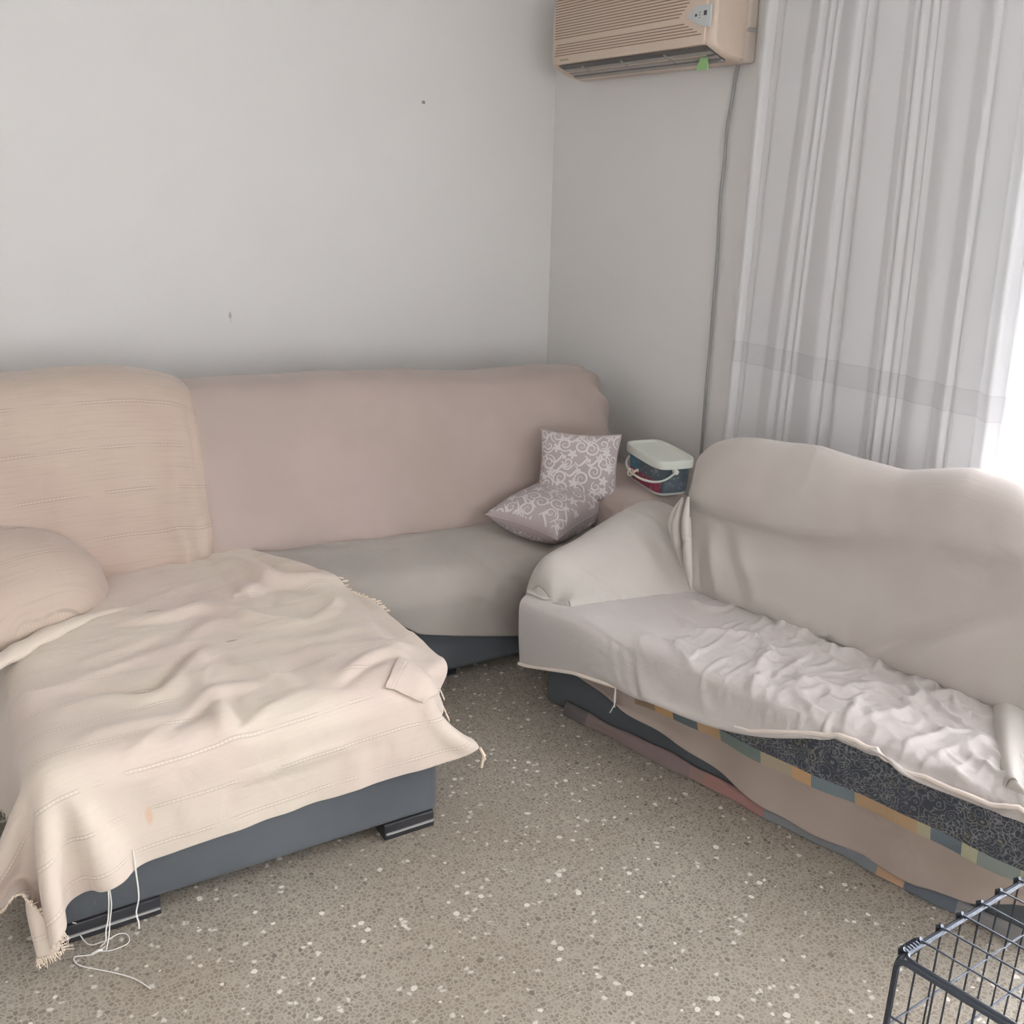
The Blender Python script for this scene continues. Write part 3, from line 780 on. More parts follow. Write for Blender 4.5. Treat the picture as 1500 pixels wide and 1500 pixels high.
def back_cover_chaise():
    a, b = -.42, .715
    H = [(-.42, .985), (.15, .985), (.34, .992), (.5, .985), (.6, .965), (.66, .94), (.72, .90)]
    def prof(x):
        k = edge_k(x, a, b, .06, .09); h = interp(x, H) - .035 * (1 - k); sz = .42
        ps = [(3.03, sz - .03), (2.965, sz + .012), (2.975, sz + .09), (3.02, .58), (3.08, .74), (3.13, h - .09), (3.185, h - .022), (3.27, h), (3.39, h - .008), (3.50, h - .05), (3.545, h - .18), (3.55, .40)]
        return [(3.27 + (d - 3.27) * (.3 + .7 * k), z) for d, z in ps]
    us = ends(a, b, .075, 64)
    P = loft(us, prof, fA, 60)
    Nn = grid_normals(P); X, Y, Z = P[..., 0], P[..., 1], P[..., 2]
    d = .007 * vnoise(X, Z, 51, 3.2) + .003 * vnoise(X * 3, Z, 52, 8)
    # long soft vertical folds low down, creases beside the edge
    lo = np.clip((.75 - Z) / .2, 0, 1) * (Y < 3.2)
    d += lo * .006 * np.sin(X * 38 + Z * 3)
    d += lo * (-.016) * np.exp(-((X - .56 - .02 * np.sin(Z * 30)) / .014) ** 2)
    d += (.010) * np.exp(-((X - .615) / .02) ** 2) * (Y < 3.2) * lo
    d += .010 * np.exp(-((X - .655 + .04 * (Z - .8)) / .008) ** 2) * (Y < 3.25) * np.clip((Z - .55) / .1, 0, 1)
    P = P - Nn * d[..., None]
    root = empty('throw_blanket', (.2, 3.25, .42), 'cream handwoven throw pulled over the backrest behind the chaise', 'throw blanket', 'cream throws on the sofa')
    uv = np.zeros(P.shape[:2] + (2,)); uv[..., 0] = X + .5
    uv[..., 1] = np.linspace(0, 1.6, P.shape[1])[None, :]
    cloth_obj('blanket_cloth', P, M['cream_back'], root, .0045, 1, uv=uv)
    r = random.Random(8); q = MB()
    for zc in np.r_[np.linspace(.66, .72, 7), np.linspace(.52, .56, 5), np.linspace(.435, .45, 5)]:
        p = Vector((.706 + r.uniform(-.004, .006), 3.08 + (zc - .4) * .15, zc))
        pts = [p, p + Vector((.010, -.005, -.006)), p + Vector((.014 + r.uniform(-.005, .006), -.008, -.022))]
        q.tube(pts, [.002, .0018, .001], 4)
    tag(q.build('fringe', M['fringe'], root), kind='stuff')
back_cover_chaise()

def arm_throw_chaise():
    root = empty('throw_blanket', (.03, 2.9, SZ), 'cream throw wrapped over the rounded left arm, tucked against the chaise', 'throw blanket', 'cream throws on the sofa')
    cx, cy, ang = .0, 2.915, math.radians(30)
    ca, sa = math.cos(ang), math.sin(ang)
    n, m = 60, 96; P = []
    for i in range(n):
        t = i / (n - 1) * math.pi / 2
        row = []
        for j in range(m):
            a = 2 * math.pi * j / (m - 1)
            # superellipse dome
            ex = lambda v, p: math.copysign(abs(v) ** p, v)
            lx = .315 * ex(math.sin(t), .85) * ex(math.cos(a), .8); ly = .315 * ex(math.sin(t), .85) * ex(math.sin(a), .8)
            z = SZ - .03 + .235 * ex(math.cos(t), .72)
            row.append((cx + lx * ca - ly * sa, cy + lx * sa + ly * ca, z))
        P.append(row)
    P = np.array(P); Nn = grid_normals(P); sgn = np.sign(Nn[5, 5, 2])
    A = np.linspace(0, 1, m)[None, :]; T = np.linspace(0, 1, n)[:, None]
    d = .007 * vnoise(P[..., 0], P[..., 1], 61, 5) + .006 * np.clip(T - .55, 0, 1) * 2 * np.sin(A * 150) * (vnoise(A * 30 + T * 0, T * 0 + .5, 62, 1) > 0)
    P = P + sgn * Nn * d[..., None]
    uv = P[..., :2].copy() @ np.array([[ca, -sa], [sa, ca]])
    uv = uv + .5
    cloth_obj('blanket_cloth', P, M['cream_back'], root, .004, 1, uv=uv, flip=sgn > 0)
    # rolled edge lying along the foot of the arm
    pts = [(-.12, 2.43, SZ + .014), (.03, 2.515, SZ + .022), (.12, 2.59, SZ + .024), (.21, 2.655, SZ + .020), (.30, 2.695, SZ + .017), (.40, 2.70, SZ + .014), (.48, 2.72, SZ + .010)]
    q = MB(); c = catmull(pts, 50)
    q.tube(c, [(.028 if k < 25 else .028 * max(.25, 1 - (k - 25) / 28)) * (1 + .12 * math.sin(k * .9)) for k in range(50)], 14, flat=.62)
    q.build('rolled_edge', M['cream'], root)
arm_throw_chaise()

# ------------------------------------------------------------------ patterned cushions
def spiral(cx, cy, r, turns, a0, w, n=40, flip=1):
    out = []
    for i in range(n):
        t = i / (n - 1); a = a0 + flip * t * turns * 2 * math.pi; rr = r * (1 - t) ** .8 + r * .08
        out.append((cx + rr * math.cos(a), cy + rr * math.sin(a), w * (.35 + .65 * math.sin(math.pi * min(1, t * 1.1 + .1)))))
    return out
def leafs(cx, cy, r, k, a0, w):
    out = []
    for i in range(k):
        a = a0 + 2 * math.pi * i / k
        out.append([(cx + r * s * math.cos(a), cy + r * s * math.sin(a), w * (math.sin(math.pi * min(.97, .12 + s * .85)))) for s in (.05, .3, .6, .85, 1)])
    return out
def curve2(pts, w):
    c = catmull(pts, 24)
    return [(x, y, w * (.4 + .6 * math.sin(math.pi * i / 23))) for i, (x, y) in enumerate(c)]
def damask(seed, half):
    """scrolls, buds and leaf sprays, in the cushion's own plane"""
    r = random.Random(seed); S_ = []
    k_ = 0; centres = []
    while k_ < 900:
        k_ += 1
        cx, cy = r.uniform(-half * 1.45, half * 1.45), r.uniform(-half, half)
        if all((cx - a) ** 2 + (cy - b_) ** 2 > (half * .24) ** 2 for a, b_ in centres): centres.append((cx, cy))
    st = half * .36
    for n_, (cx, cy) in enumerate(centres):
        f = 1 if n_ % 2 else -1; kind = n_ % 4
        if kind == 0:
            S_.append(spiral(cx, cy, st * .55, 1.7, r.uniform(0, 6), .0040, flip=f))
            S_ += leafs(cx + st * .3 * f, cy + st * .5, st * .22, 3, r.uniform(0, 6), .0050)
        elif kind == 1:
            S_ += leafs(cx, cy, st * .42, 5, r.uniform(0, 6), .0062)
        elif kind == 2:
            S_.append(curve2([(cx - st * .6, cy - st * .2), (cx - st * .2, cy + st * .45 * f), (cx + st * .35, cy + st * .15), (cx + st * .15, cy - st * .35 * f)], .0044))
            S_ += leafs(cx + st * .5, cy, st * .2, 4, r.uniform(0, 6), .0048)
        else:
            S_.append(spiral(cx, cy, st * .34, 1.3, r.uniform(0, 6), .0034, flip=f))
            S_.append(curve2([(cx - st * .6, cy - st * .3), (cx, cy - st * .55), (cx + st * .6, cy - st * .1)], .0036))
    return S_
def cushion(name, label, half, puff, T, seed, hx=1.0, fold=0.0):
    n = 40; top = []; 
    def surf(u, v, s):
        # u, v in -1..1
        k = (1 - abs(u) ** 2.6) * (1 - abs(v) ** 2.6)
        h = puff * max(0, k) ** .5
        pin = 1 - .085 * (1 - abs(v) ** 2) * abs(u) ** 3 ; pin2 = 1 - .085 * (1 - abs(u) ** 2) * abs(v) ** 3
        x = u * half * hx * pin; y = v * half * pin2
        z = s * h + .004 * vnoise(u * 3 + s, v * 3, seed) * max(0, k)
        if fold: z -= fold * s * math.exp(-(u / .10) ** 2) * max(0, -v) * max(0, k) ** .3 + 0
        z += .02 * (u * u * v * .4)
        return Vector((x, y, z))
    V, F, fm = [], [], []
    lin = [math.sin(math.pi / 2 * (2 * i / (n - 1) - 1)) for i in range(n)]
    for s in (1, -1):
        base = len(V)
        for i in range(n):
            for j in range(n): V.append(surf(lin[i], lin[j], s))
        for f in grid_faces(n, n):
            F.append(tuple(base + k for k in (f if s == 1 else f[::-1]))); fm.append(0)
    for st, sd in [(q_, 1) for q_ in damask(seed, half)] + [(q_, -1) for q_ in damask(seed + 40, half)]:
        base = len(V); ok = True; L_ = []
        for i, (x, y, w) in enumerate(st):
            a = st[max(0, i - 1)]; c = st[min(len(st) - 1, i + 1)]
            dx, dy = c[0] - a[0], c[1] - a[1]; l = math.hypot(dx, dy) + 1e-9
            for sg in (1, -1):
                px, py = x - dy / l * w * .85 * sg, y + dx / l * w * .85 * sg
                u, v = px / half / hx, py / half
                u = max(-.965, min(.965, u)); v = max(-.965, min(.965, v))
                e = .02; p = surf(u, v, sd); nn = (surf(u + e, v, sd) - p).cross(surf(u, v + e, sd) - p) * sd
                nn.normalize(); L_.append(p + nn * .0016)
            if not ok: break
        if len(L_) >= 8:
            if len(L_) % 2: L_ = L_[:-1]
            V += L_
            for i in range(len(L_) // 2 - 1):
                F.append((base + 2 * i, base + 2 * i + 1, base + 2 * i + 3, base + 2 * i + 2)); fm.append(1)
    V = [T @ v for v in V]
    P0 = T.translation
    root = empty(name, tuple(P0), label, 'cushion', 'mauve damask cushions in the sofa corner')
    o = mesh('cushion_cover', V, F, None, root, mats=[M['mauve'], M['print']], fm=fm)
    bm = bmesh.new(); bm.from_mesh(o.data); bmesh.ops.remove_doubles(bm, verts=[v for v in bm.verts], dist=1e-5); bm.to_mesh(o.data); bm.free()
    # corner tufts / seam piping
    q = MB(); ring = []
    for k in range(160):
        a = k / 160 * 4; side = int(a); t = (a - side) * 2 - 1
        u, v = [(t, -1), (1, t), (-t, 1), (-1, -t)][side]
        ring.append(T @ surf(u, v, 1))
    q.tube(ring + [ring[0]], .0028, 6, cap=False); q.build('seam', M['mauve'], root)
    return root

def frame_T(c, xdir, ydir):
    x = Vector(xdir).normalized(); z = x.cross(Vector(ydir)).normalized(); y = z.cross(x)
    m = Matrix((x, y, z)).transposed().to_4x4(); m.translation = Vector(c); return m
cushion('cushion', 'mauve damask cushion lying flat, lower of the two in the sofa corner', .148, .088,
        frame_T((1.828, 2.842, .452), (.9, .437, .02), (-.42, .90, .04)), 3, hx=1.42)
cushion('cushion', 'mauve damask cushion leaning upright, upper of the two in the sofa corner', .126, .058,
        frame_T((1.94, 2.86, .592), (.80, -.60, -.02), (.30, .26, .90)), 5, hx=1.15, fold=.02)

# ------------------------------------------------------------------ plastic bucket with a handle
def bucket():
    c = Vector((2.19, 2.715, .531)); ang = math.radians(-101)
    root = empty('bucket', tuple(c), 'white plastic bucket with a blue and red label standing on the sofa corner arm', 'bucket')
    T = Matrix.Translation(c) @ Matrix.Rotation(ang, 4, 'Z')
    def ring(hx, hy, z, n=64, p=.42):
        out = []
        for k in range(n):
            a = 2 * math.pi * k / n
            ex = lambda v: math.copysign(abs(v) ** p, v)
            out.append(T @ Vector((hx * ex(math.cos(a)), hy * ex(math.sin(a)), z)))
        return out
    def lathe(rs, name, mat, parent, closed_top=True, p=.42):
        n = 64; V = []; F = []
        for r in rs: V += ring(r[0], r[1], r[2], n, p)
        for i in range(len(rs) - 1):
            for k in range(n): F.append((i * n + k, i * n + (k + 1) % n, (i + 1) * n + (k + 1) % n, (i + 1) * n + k))
        F.append(tuple(range(n))[::-1])
        if closed_top: F.append(tuple((len(rs) - 1) * n + k for k in range(n)))
        o = mesh(name, V, F, mat, parent); shade_auto(o, 45); return o
    hx, hy, h = .140, .072, .122
    body = lathe([(hx * .86, hy * .84, 0), (hx * .885, hy * .865, .004), (hx * .97, hy * .965, h * .9), (hx * .98, hy * .975, h)], 'bucket_body', M['white_plastic'], root)
    # printed label wrapped round the body
    m, nt, b = newmat('bucket_label'); L = nt.links.new
    tc = N(nt, 'ShaderNodeTexCoord'); sp = N(nt, 'ShaderNodeSeparateXYZ'); L(tc.outputs['Object'], sp.inputs[0])
    no = N(nt, 'ShaderNodeTexNoise', Scale=26); no.inputs['Detail'].default_value = 3; L(tc.outputs['Object'], no.inputs['Vector'])
    zz = math_n(nt, 'ADD', math_n(nt, 'SUBTRACT', sp.outputs[2], .531), math_n(nt, 'MULTIPLY', math_n(nt, 'SUBTRACT', no.outputs['Fac'], .5), .03))
    xx = math_n(nt, 'SUBTRACT', 2.70, sp.outputs[1])
    top = mixc(nt, ramp_out(nt, xx, -.09, -.02), srgb(84, 134, 160), srgb(84, 98, 106))
    low = mixc(nt, ramp_out(nt, xx, .086, .098), srgb(158, 66, 92), srgb(92, 104, 114))
    zt = ramp_out(nt, math_n(nt, 'ADD', zz, math_n(nt, 'MULTIPLY', xx, .02)), .047, .055)
    cc = mixc(nt, zt, low, top)
    n2 = N(nt, 'ShaderNodeTexNoise', Scale=60); n2.inputs['Detail'].default_value = 2; L(tc.outputs['Object'], n2.inputs['Vector'])
    cc = mixc(nt, math_n(nt, 'MULTIPLY', ramp_out(nt, n2.outputs['Fac'], .6, .68), .5), cc, srgb(170, 176, 176))
    L(cc, b.inputs['Base Color']); b.inputs['Roughness'].default_value = .45
    n = 64; V = []; F = []
    zs = [.010, .05, .09, .104]
    for z in zs:
        t = z / h; V += ring(hx * (.885 + .09 * t) + .0012, hy * (.865 + .105 * t) + .0012, z, n)
    for i in range(len(zs) - 1):
        for k in range(n): F.append((i * n + k, i * n + (k + 1) % n, (i + 1) * n + (k + 1) % n, (i + 1) * n + k))
    mesh('label', V, F, m, root)
    lathe([(hx * 1.0, hy * 1.0, h - .022), (hx * 1.06, hy * 1.07, h - .020), (hx * 1.07, hy * 1.085, h + .002), (hx * 1.05, hy * 1.06, h + .009), (hx * .98, hy * .97, h + .009), (hx * .94, hy * .92, h + .003), (hx * .9, hy * .87, h + .002)], 'lid', M['white_plastic'], root)
    # handle hanging down in front
    q = MB(); pts = []
    for k in range(31):
        a = math.pi * k / 30
        pts.append(T @ Vector((-math.cos(a) * (hx * 1.10 + .004 * math.sin(a)), -(.012 + math.sin(a) ** .6 * (hy * 1.06)), h - .028 - .052 * math.sin(a) ** .55)))
    q.tube(pts, .0048, 10, flat=.7)
    for s in (-1, 1):
        q.tube([T @ Vector((s * hx * 1.0, -.012, h - .028)), T @ Vector((s * hx * 1.13, -.012, h - .028))], .009, 12)
    q.build('handle', M['white_plastic'], root)
    # little twisted tie on the handle
    q = MB(); c0 = Vector(pts[13])
    lp = [c0 + Vector((-.012 * math.cos(a) - .012, -.006, .012 * math.sin(a) + .006)) for a in np.linspace(0, 2 * math.pi, 16)]
    q.tube(lp, .0026, 6)
    q.tube(catmull([c0 + Vector((-.002, -.006, .002)), c0 + Vector((.012, -.008, .010)), c0 + Vector((.026, -.009, .008)), c0 + Vector((.034, -.008, .022))], 12), [.005] * 5 + [.007] * 4 + [.004, .003, .002], 6)
    q.build('twist_tie', M['fringe'], root)
bucket()

# ------------------------------------------------------------------ second sofa, set across the corner
OB = np.array([1.52, 2.37]); DB = np.array([.262, -.965]); NB = np.array([.965, .262])
SL = 1.50
def fB(s, nn, z):
    p = OB + DB * s + NB * nn
    return (float(p[0]), float(p[1]), float(z))
TB = Matrix(((DB[0], NB[0], 0, OB[0]), (DB[1], NB[1], 0, OB[1]), (0, 0, 1, 0), (0, 0, 0, 1)))
seam_n = lambda s: float(np.interp(s, [.3, .9, 1.3, 1.7], [.335, .30, .27, .25]))
rear_n = lambda s: float(np.interp(s, [0, 1.0, 1.7], [.50, .49, .44]))

def sofa_B():
    root = empty('two_seat_sofa', fB(SL / 2, .2, 0), 'dark two-seat sofa set diagonally below the curtain, hidden under pale covers', 'sofa')
    b = MB(); b.box((0, 0, .0), (SL, .47, .30), bev=.015, T=TB); b.build('base', M['dark'], root)
    b = MB(); b.box((.0, -.055, .285), (SL, .40, .362), bev=.035, T=TB); b.build('seat_cushion', M['dark'], root)
    b = MB(); b.box((.30, .385, .30), (SL - .14, .43, .76), bev=.03, T=TB); b.build('backrest', M['dark'], root)
    b = MB(); b.box((-.0, .04, .29), (.11, .40, .43), bev=.05, T=TB); b.build('armrest', M['dark'], root)
    b = MB(); b.box((SL - .10, .07, .29), (SL - .01, .36, .385), bev=.03, T=TB); b.build('armrest', M['dark'], root)
sofa_B()

def cover_B():
    root = empty('sofa_cover', fB(.8, .35, .38), 'beige cloth cover draped over the back and arms of the diagonal sofa', 'sofa cover')
    H = [(.2, .80), (.26, .83), (.33, .855), (.40, .870), (.61, .888), (.71, .878), (.83, .872), (.87, .874), (1.03, .915), (1.15, .905), (1.3, .87), (1.62, .85)]
    a, b_ = .215, SL - .02
    def prof(s):
        k = edge_k(s, a, b_, .09); h = interp(s, H) - .045 * (1 - k); sn = seam_n(s); rn = rear_n(s)
        cr = interp(s, [(.2, .60), (.33, .612), (.47, .608), (.67, .622), (.82, .66), (1.0, .70), (1.7, .72)])
        st = interp(s, [(.3, .024), (.65, .016), (.82, .004), (.95, 0)])
        w = rn - sn
        ps = [(sn + .06, .36), (sn + .008, .378), (sn + .0, .43), (sn + .012, .52), (sn + .036 + st, cr), (sn + .030 - st * .6, cr + .055), (sn + .045 - st * .3, h - .10), (sn + .075, h - .03), (sn + w * .62, h), (sn + w * .85, h - .015), (rn, h - .07), (rn, .5), (rn, .15)]
        cc = sn + w * .55
        return [(cc + (d - cc) * (.15 + .85 * k), z) for d, z in ps]
    us = ends(a, b_, .09, 110)
    P = loft(us, prof, fB, 64)
    Nn = grid_normals(P)
    sg = 1 if np.dot(Nn[60, 20], np.array([NB[0], NB[1], 0])) < 0 else -1   # outward = toward -n on the front
    Sg = np.array(us)[:, None] * np.ones((1, 64)); Z = P[..., 2]
    front = np.zeros_like(Z); front[:, :40] = 1
    d = .006 * vnoise(Sg, Z, 71, 3) + .003 * vnoise(Sg * 2, Z, 72, 7)
    def ridge(s0, z0, s1, z1, amp, wd):
        vx, vz = s1 - s0, z1 - z0; l = math.hypot(vx, vz)
        t = np.clip(((Sg - s0) * vx + (Z - z0) * vz) / l / l, 0, 1)
        dd = np.hypot(Sg - s0 - t * vx, Z - z0 - t * vz)
        return amp * np.exp(-(dd / wd) ** 2) * np.sin(np.pi * np.clip(t * .9 + .08, 0, 1)) * front
    for r_ in [(.86, .38, 1.16, .60, -.026, .015), (.90, .385, 1.20, .58, .022, .024), (.32, .60, .40, .40, .014, .018), (.35, .60, .50, .40, -.010, .02), (.40, .60, .56, .40, .010, .02),
               (1.3, .40, 1.5, .55, -.010, .03), (.30, .52, .33, .39, -.012, .010), (.45, .44, .85, .40, .007, .02), (1.05, .62, 1.35, .78, .006, .05)]:
        d += ridge(*r_)
    d += front * .004 * np.exp(-((Z - .40) / .03) ** 2) * np.sin(Sg * 70 + 3 * np.sin(Sg * 9))
    P = P + sg * Nn * d[..., None]
    cloth_obj('back_panel', P, M['beige'], root, .004, 1, flip=(sg < 0))
    # arms
    def arm(name, right):
        def prof2(nn):
            k = edge_k(nn, -.045, 3, .07)
            T_ = interp(nn, [(-.05, .485), (.0, .50), (.2, .54), (.45, .575)]) - .075 * (1 - k) ** 1.3
            so = -.045; si = np.interp(nn, [-.05, .33, .6], [.125, .30, .38])
            if right: T_ -= .085
            w = si - so
            ps = [(so, .22), (so - .004, .36), (so + .004, T_ - .05), (so + .035, T_ - .012), (so + w * .30, T_), (so + w * .50, T_ - .018), (so + w * .74, T_ - .065), (so + w * .95, .405), (so + w * 1.02, .374)]
            return [((SL - d) if right else d, z) for d, z in ps]
        ns = [-.045 + .07 * (1 - math.cos(x)) for x in np.linspace(0, math.pi / 2, 9)] + list(np.linspace(.03, .47, 40))[1:]
        P = loft(ns, prof2, lambda u, d, z: fB(d, u, z), 44)
        # close the front: draw the first rows towards the middle
        P0 = P.copy()
        for i in range(5):
            f = (i / 5) ** .5
            base = P0[i][:, :].copy(); mid = base.mean(axis=0)
            P[i, :, 2] = mid[2] - .05 + (base[:, 2] - mid[2] + .05) * (.45 + .55 * f) if False else base[:, 2]
        Nn = grid_normals(P); sg = np.sign(Nn[20, 18, 2])
        nn_ = np.array(ns)[:, None] * np.ones((1, 44)); q_ = np.linspace(0, 1, 44)[None, :] * np.ones_like(nn_)
        d = .006 * vnoise(nn_, q_, 81 + right, 6)
        # gathers fanning out from the seam with the seat
        fan = np.clip((q_ - .55) / .4, 0, 0 if right else 1)
        d += fan * .010 * np.exp(-((nn_ - .10 - (1 - q_) * -.25) / .05) ** 2) * np.sin((nn_ - (1 - q_) * -.25) * 230)
        d += np.exp(-((nn_ - .38) / .03) ** 2) * .005 * np.sin(nn_ * 130)
        P = P + sg * Nn * d[..., None]
        # front cap
        o = cloth_obj(name, P, M['beige'], root, .004, 1, flip=(sg < 0))
        c = P[0]; cap = np.array([c * (1 - t) + np.array([c[:, 0].mean(), c[:, 1].mean(), .36]) * t + np.array([-NB[0], -NB[1], 0]) * .02 * math.sin(t * math.pi / 2) for t in np.linspace(0, 1, 10)])
        return cap
    for right in (False, True):
        cap = arm('arm_panel', right)
        cloth_obj('arm_front', cap, M['beige'], root, .003, 1)
    # tuft of cloth gathered between arm and back
    q = MB()
    for k, (a0, a1, a2) in enumerate([((.235, .33, .66), (.25, .285, .58), (.275, .30, .46)), ((.215, .36, .655), (.225, .30, .60), (.25, .29, .52)), ((.255, .33, .675), (.285, .285, .60), (.31, .29, .48)), ((.275, .315, .62), (.31, .27, .52), (.325, .28, .41))]):
        q.tube(catmull([fB(*a0), fB(*a1), fB(*a2)], 16), [.004 + .009 * math.sin(math.pi * i / 15) for i in range(16)], 10)
    q.build('gathered_folds', M['beige'], root)
cover_B()

def bedspread():
    """patchwork spread hanging under the white sheet: paisley band, row of patches, plain taupe border"""
    m, nt, b = newmat('patchwork'); L = nt.links.new
    uv = N(nt, 'ShaderNodeUVMap'); sp = N(nt, 'ShaderNodeSeparateXYZ'); L(uv.outputs[0], sp.inputs[0]); U, V = sp.outputs[0], sp.outputs[1]
    # paisley: curls and florets in pale grey, mauve and ochre on dark blue-grey
    ns = N(nt, 'ShaderNodeTexNoise', Scale=22); ns.inputs['Detail'].default_value = 1; L(uv.outputs[0], ns.inputs['Vector'])
    ad = N(nt, 'ShaderNodeVectorMath', operation='MULTIPLY_ADD'); L(ns.outputs['Color'], ad.inputs[0]); ad.inputs[1].default_value = (.03,) * 3; L(uv.outputs[0], ad.inputs[2])
    v1 = N(nt, 'ShaderNodeTexVoronoi', feature='F1', Scale=36.0); L(ad.outputs[0], v1.inputs['Vector'])
    s1 = N(nt, 'ShaderNodeSeparateColor'); L(v1.outputs['Color'], s1.inputs[0])
    rings = math_n(nt, 'GREATER_THAN', math_n(nt, 'SINE', math_n(nt, 'MULTIPLY', v1.outputs['Distance'], 24)), .72)
    v2 = N(nt, 'ShaderNodeTexVoronoi', feature='DISTANCE_TO_EDGE', Scale=70.0); L(ad.outputs[0], v2.inputs['Vector'])
    fine = math_n(nt, 'LESS_THAN', v2.outputs['Distance'], .05)
    ink = mixc(nt, s1.outputs[0], srgb(150, 154, 156), srgb(140, 122, 136))
    ink = mixc(nt, math_n(nt, 'GREATER_THAN', s1.outputs[1], .8), ink, srgb(164, 150, 122))
    pais = mixc(nt, math_n(nt, 'MULTIPLY', rings, .5), srgb(72, 77, 84), ink)
    nz = N(nt, 'ShaderNodeTexNoise', Scale=14); L(uv.outputs[0], nz.inputs['Vector'])
    pais = mixc(nt, math_n(nt, 'MULTIPLY', math_n(nt, 'MULTIPLY', fine, ramp_out(nt, nz.outputs['Fac'], .42, .55)), .6), pais, srgb(146, 148, 148))
    # patches
    pr = ramp(nt, [(0, srgb(150, 128, 106)), (.06, srgb(196, 158, 112)), (.115, srgb(106, 116, 120)), (.185, srgb(184, 155, 120)), (.25, srgb(120, 132, 128)), (.36, srgb(172, 160, 138)), (.44, srgb(196, 160, 122)), (.485, srgb(122, 134, 140)), (.585, srgb(184, 156, 124)), (.72, srgb(176, 170, 144)), (.75, srgb(112, 124, 132)), (.81, srgb(178, 176, 150)), (.84, srgb(140, 148, 144)), (.92, srgb(172, 172, 152))], 'CONSTANT')
    L(math_n(nt, 'DIVIDE', math_n(nt, 'SUBTRACT', U, .38), 1.14), pr.inputs[0])
    wv = math_n(nt, 'MULTIPLY', math_n(nt, 'ADD', math_n(nt, 'SINE', math_n(nt, 'MULTIPLY', U, 1100)), 1), .06)
    patch = mixc(nt, wv, pr.outputs[0], srgb(90, 90, 90))
    nt2 = N(nt, 'ShaderNodeTexNoise', Scale=5); L(uv.outputs[0], nt2.inputs['Vector'])
    taupe = mixc(nt, nt2.outputs['Fac'], srgb(172, 158, 148), srgb(160, 146, 138))
    wob = math_n(nt, 'MULTIPLY', math_n(nt, 'SINE', math_n(nt, 'MULTIPLY', U, 9)), .003)
    Vw = math_n(nt, 'ADD', V, wob)
    # left of the row the taupe lining climbs higher
    c = mixc(nt, math_n(nt, 'GREATER_THAN', Vw, .167), taupe, patch)
    isp = math_n(nt, 'MULTIPLY', math_n(nt, 'GREATER_THAN', Vw, .207), math_n(nt, 'GREATER_THAN', U, .60))
    c = mixc(nt, isp, c, pais)
    c = mixc(nt, math_n(nt, 'LESS_THAN', U, .385), c, taupe)
    L(c, b.inputs['Base Color']); b.inputs['Roughness'].default_value = .92; b.inputs['Specular IOR Level'].default_value = .2
    bu = N(nt, 'ShaderNodeBump', Strength=.5, Distance=.002); L(nt2.outputs['Fac'], bu.inputs['Height']); L(bu.outputs[0], b.inputs['Normal'])
    root = empty('patchwork_bedspread', fB(.9, -.03, .36), 'patchwork bedspread with dark paisley band hanging down the front of the diagonal sofa', 'bedspread')
    hem = [(.02, .21), (.125, .163), (.221, .142), (.452, .105), (.685, .062), (.815, .034), (1.046, .026), (1.219, .026), (1.34, .058), (1.42, .10), (1.55, .14), (1.7, .15)]
    us = np.linspace(.03, SL + .0, 150); P = []; UV = []
    for s in us:
        hz = interp(s, hem); sway = .006 * math.sin(s * 13) + .004 * math.sin(s * 31)
        c = catmull([(.10, .368), (.0, .370), (-.045, .366), (-.062, .345), (-.060, .29), (-.05 + sway * .4, .22), (-.032 + sway, max(.15, hz + .02)), (-.026 + sway, (hz + max(.15, hz + .02)) / 2), (-.03 + sway * 1.3, hz)], 44)
        P.append([fB(s, nn, z) for nn, z in c]); UV.append([(s, z if nn < 0 else .37 + nn) for nn, z in c])
    cloth_obj('spread_cloth', np.array(P), m, root, .004, 1, uv=np.array(UV), flip=False)
    # folded lower edge lying along the floor against the base
    m2, nt, b = newmat('patchwork_lower_edge'); L = nt.links.new
    uv = N(nt, 'ShaderNodeUVMap'); sp = N(nt, 'ShaderNodeSeparateXYZ'); L(uv.outputs[0], sp.inputs[0])
    pr = ramp(nt, [(0, srgb(104, 98, 96)), (.14, srgb(128, 112, 108)), (.42, srgb(140, 116, 108)), (.455, srgb(150, 114, 106)), (.60, srgb(122, 124, 126)), (.74, srgb(116, 120, 124)), (.83, srgb(170, 138, 112)), (.88, srgb(98, 104, 112)), (.97, srgb(132, 130, 130))], 'CONSTANT')
    L(math_n(nt, 'DIVIDE', sp.outputs[0], 1.35), pr.inputs[0]); L(pr.outputs[0], b.inputs['Base Color']); b.inputs['Roughness'].default_value = .95
    P = []; UV = []
    for s in np.linspace(.10, SL, 90):
        t = .004 * math.sin(s * 17) + .002 * math.sin(s * 41)
        h = .040 + t
        c = catmull([(-.0025, .003), (-.0025, h - .006), (-.009, h), (-.018, h - .008), (-.022 - t * .6, h * .5), (-.026 - t, .004)], 20)
        P.append([fB(s, nn, z) for nn, z in c]); UV.append([(s, z) for nn, z in c])
    cloth_obj('folded_edge', np.array(P), m2, root, 0, 1, uv=np.array(UV))
    q = MB()
    q.tube(catmull([fB(.335, -.075, .215), fB(.34, -.078, .17), fB(.332, -.078, .145), fB(.322, -.076, .125)], 14), .0018, 5)
    q.tube(catmull([fB(.337, -.075, .215), fB(.336, -.078, .18), fB(.34, -.078, .15)], 14), .0014, 5)
    q.build('loose_thread', M['string'], root)
bedspread()

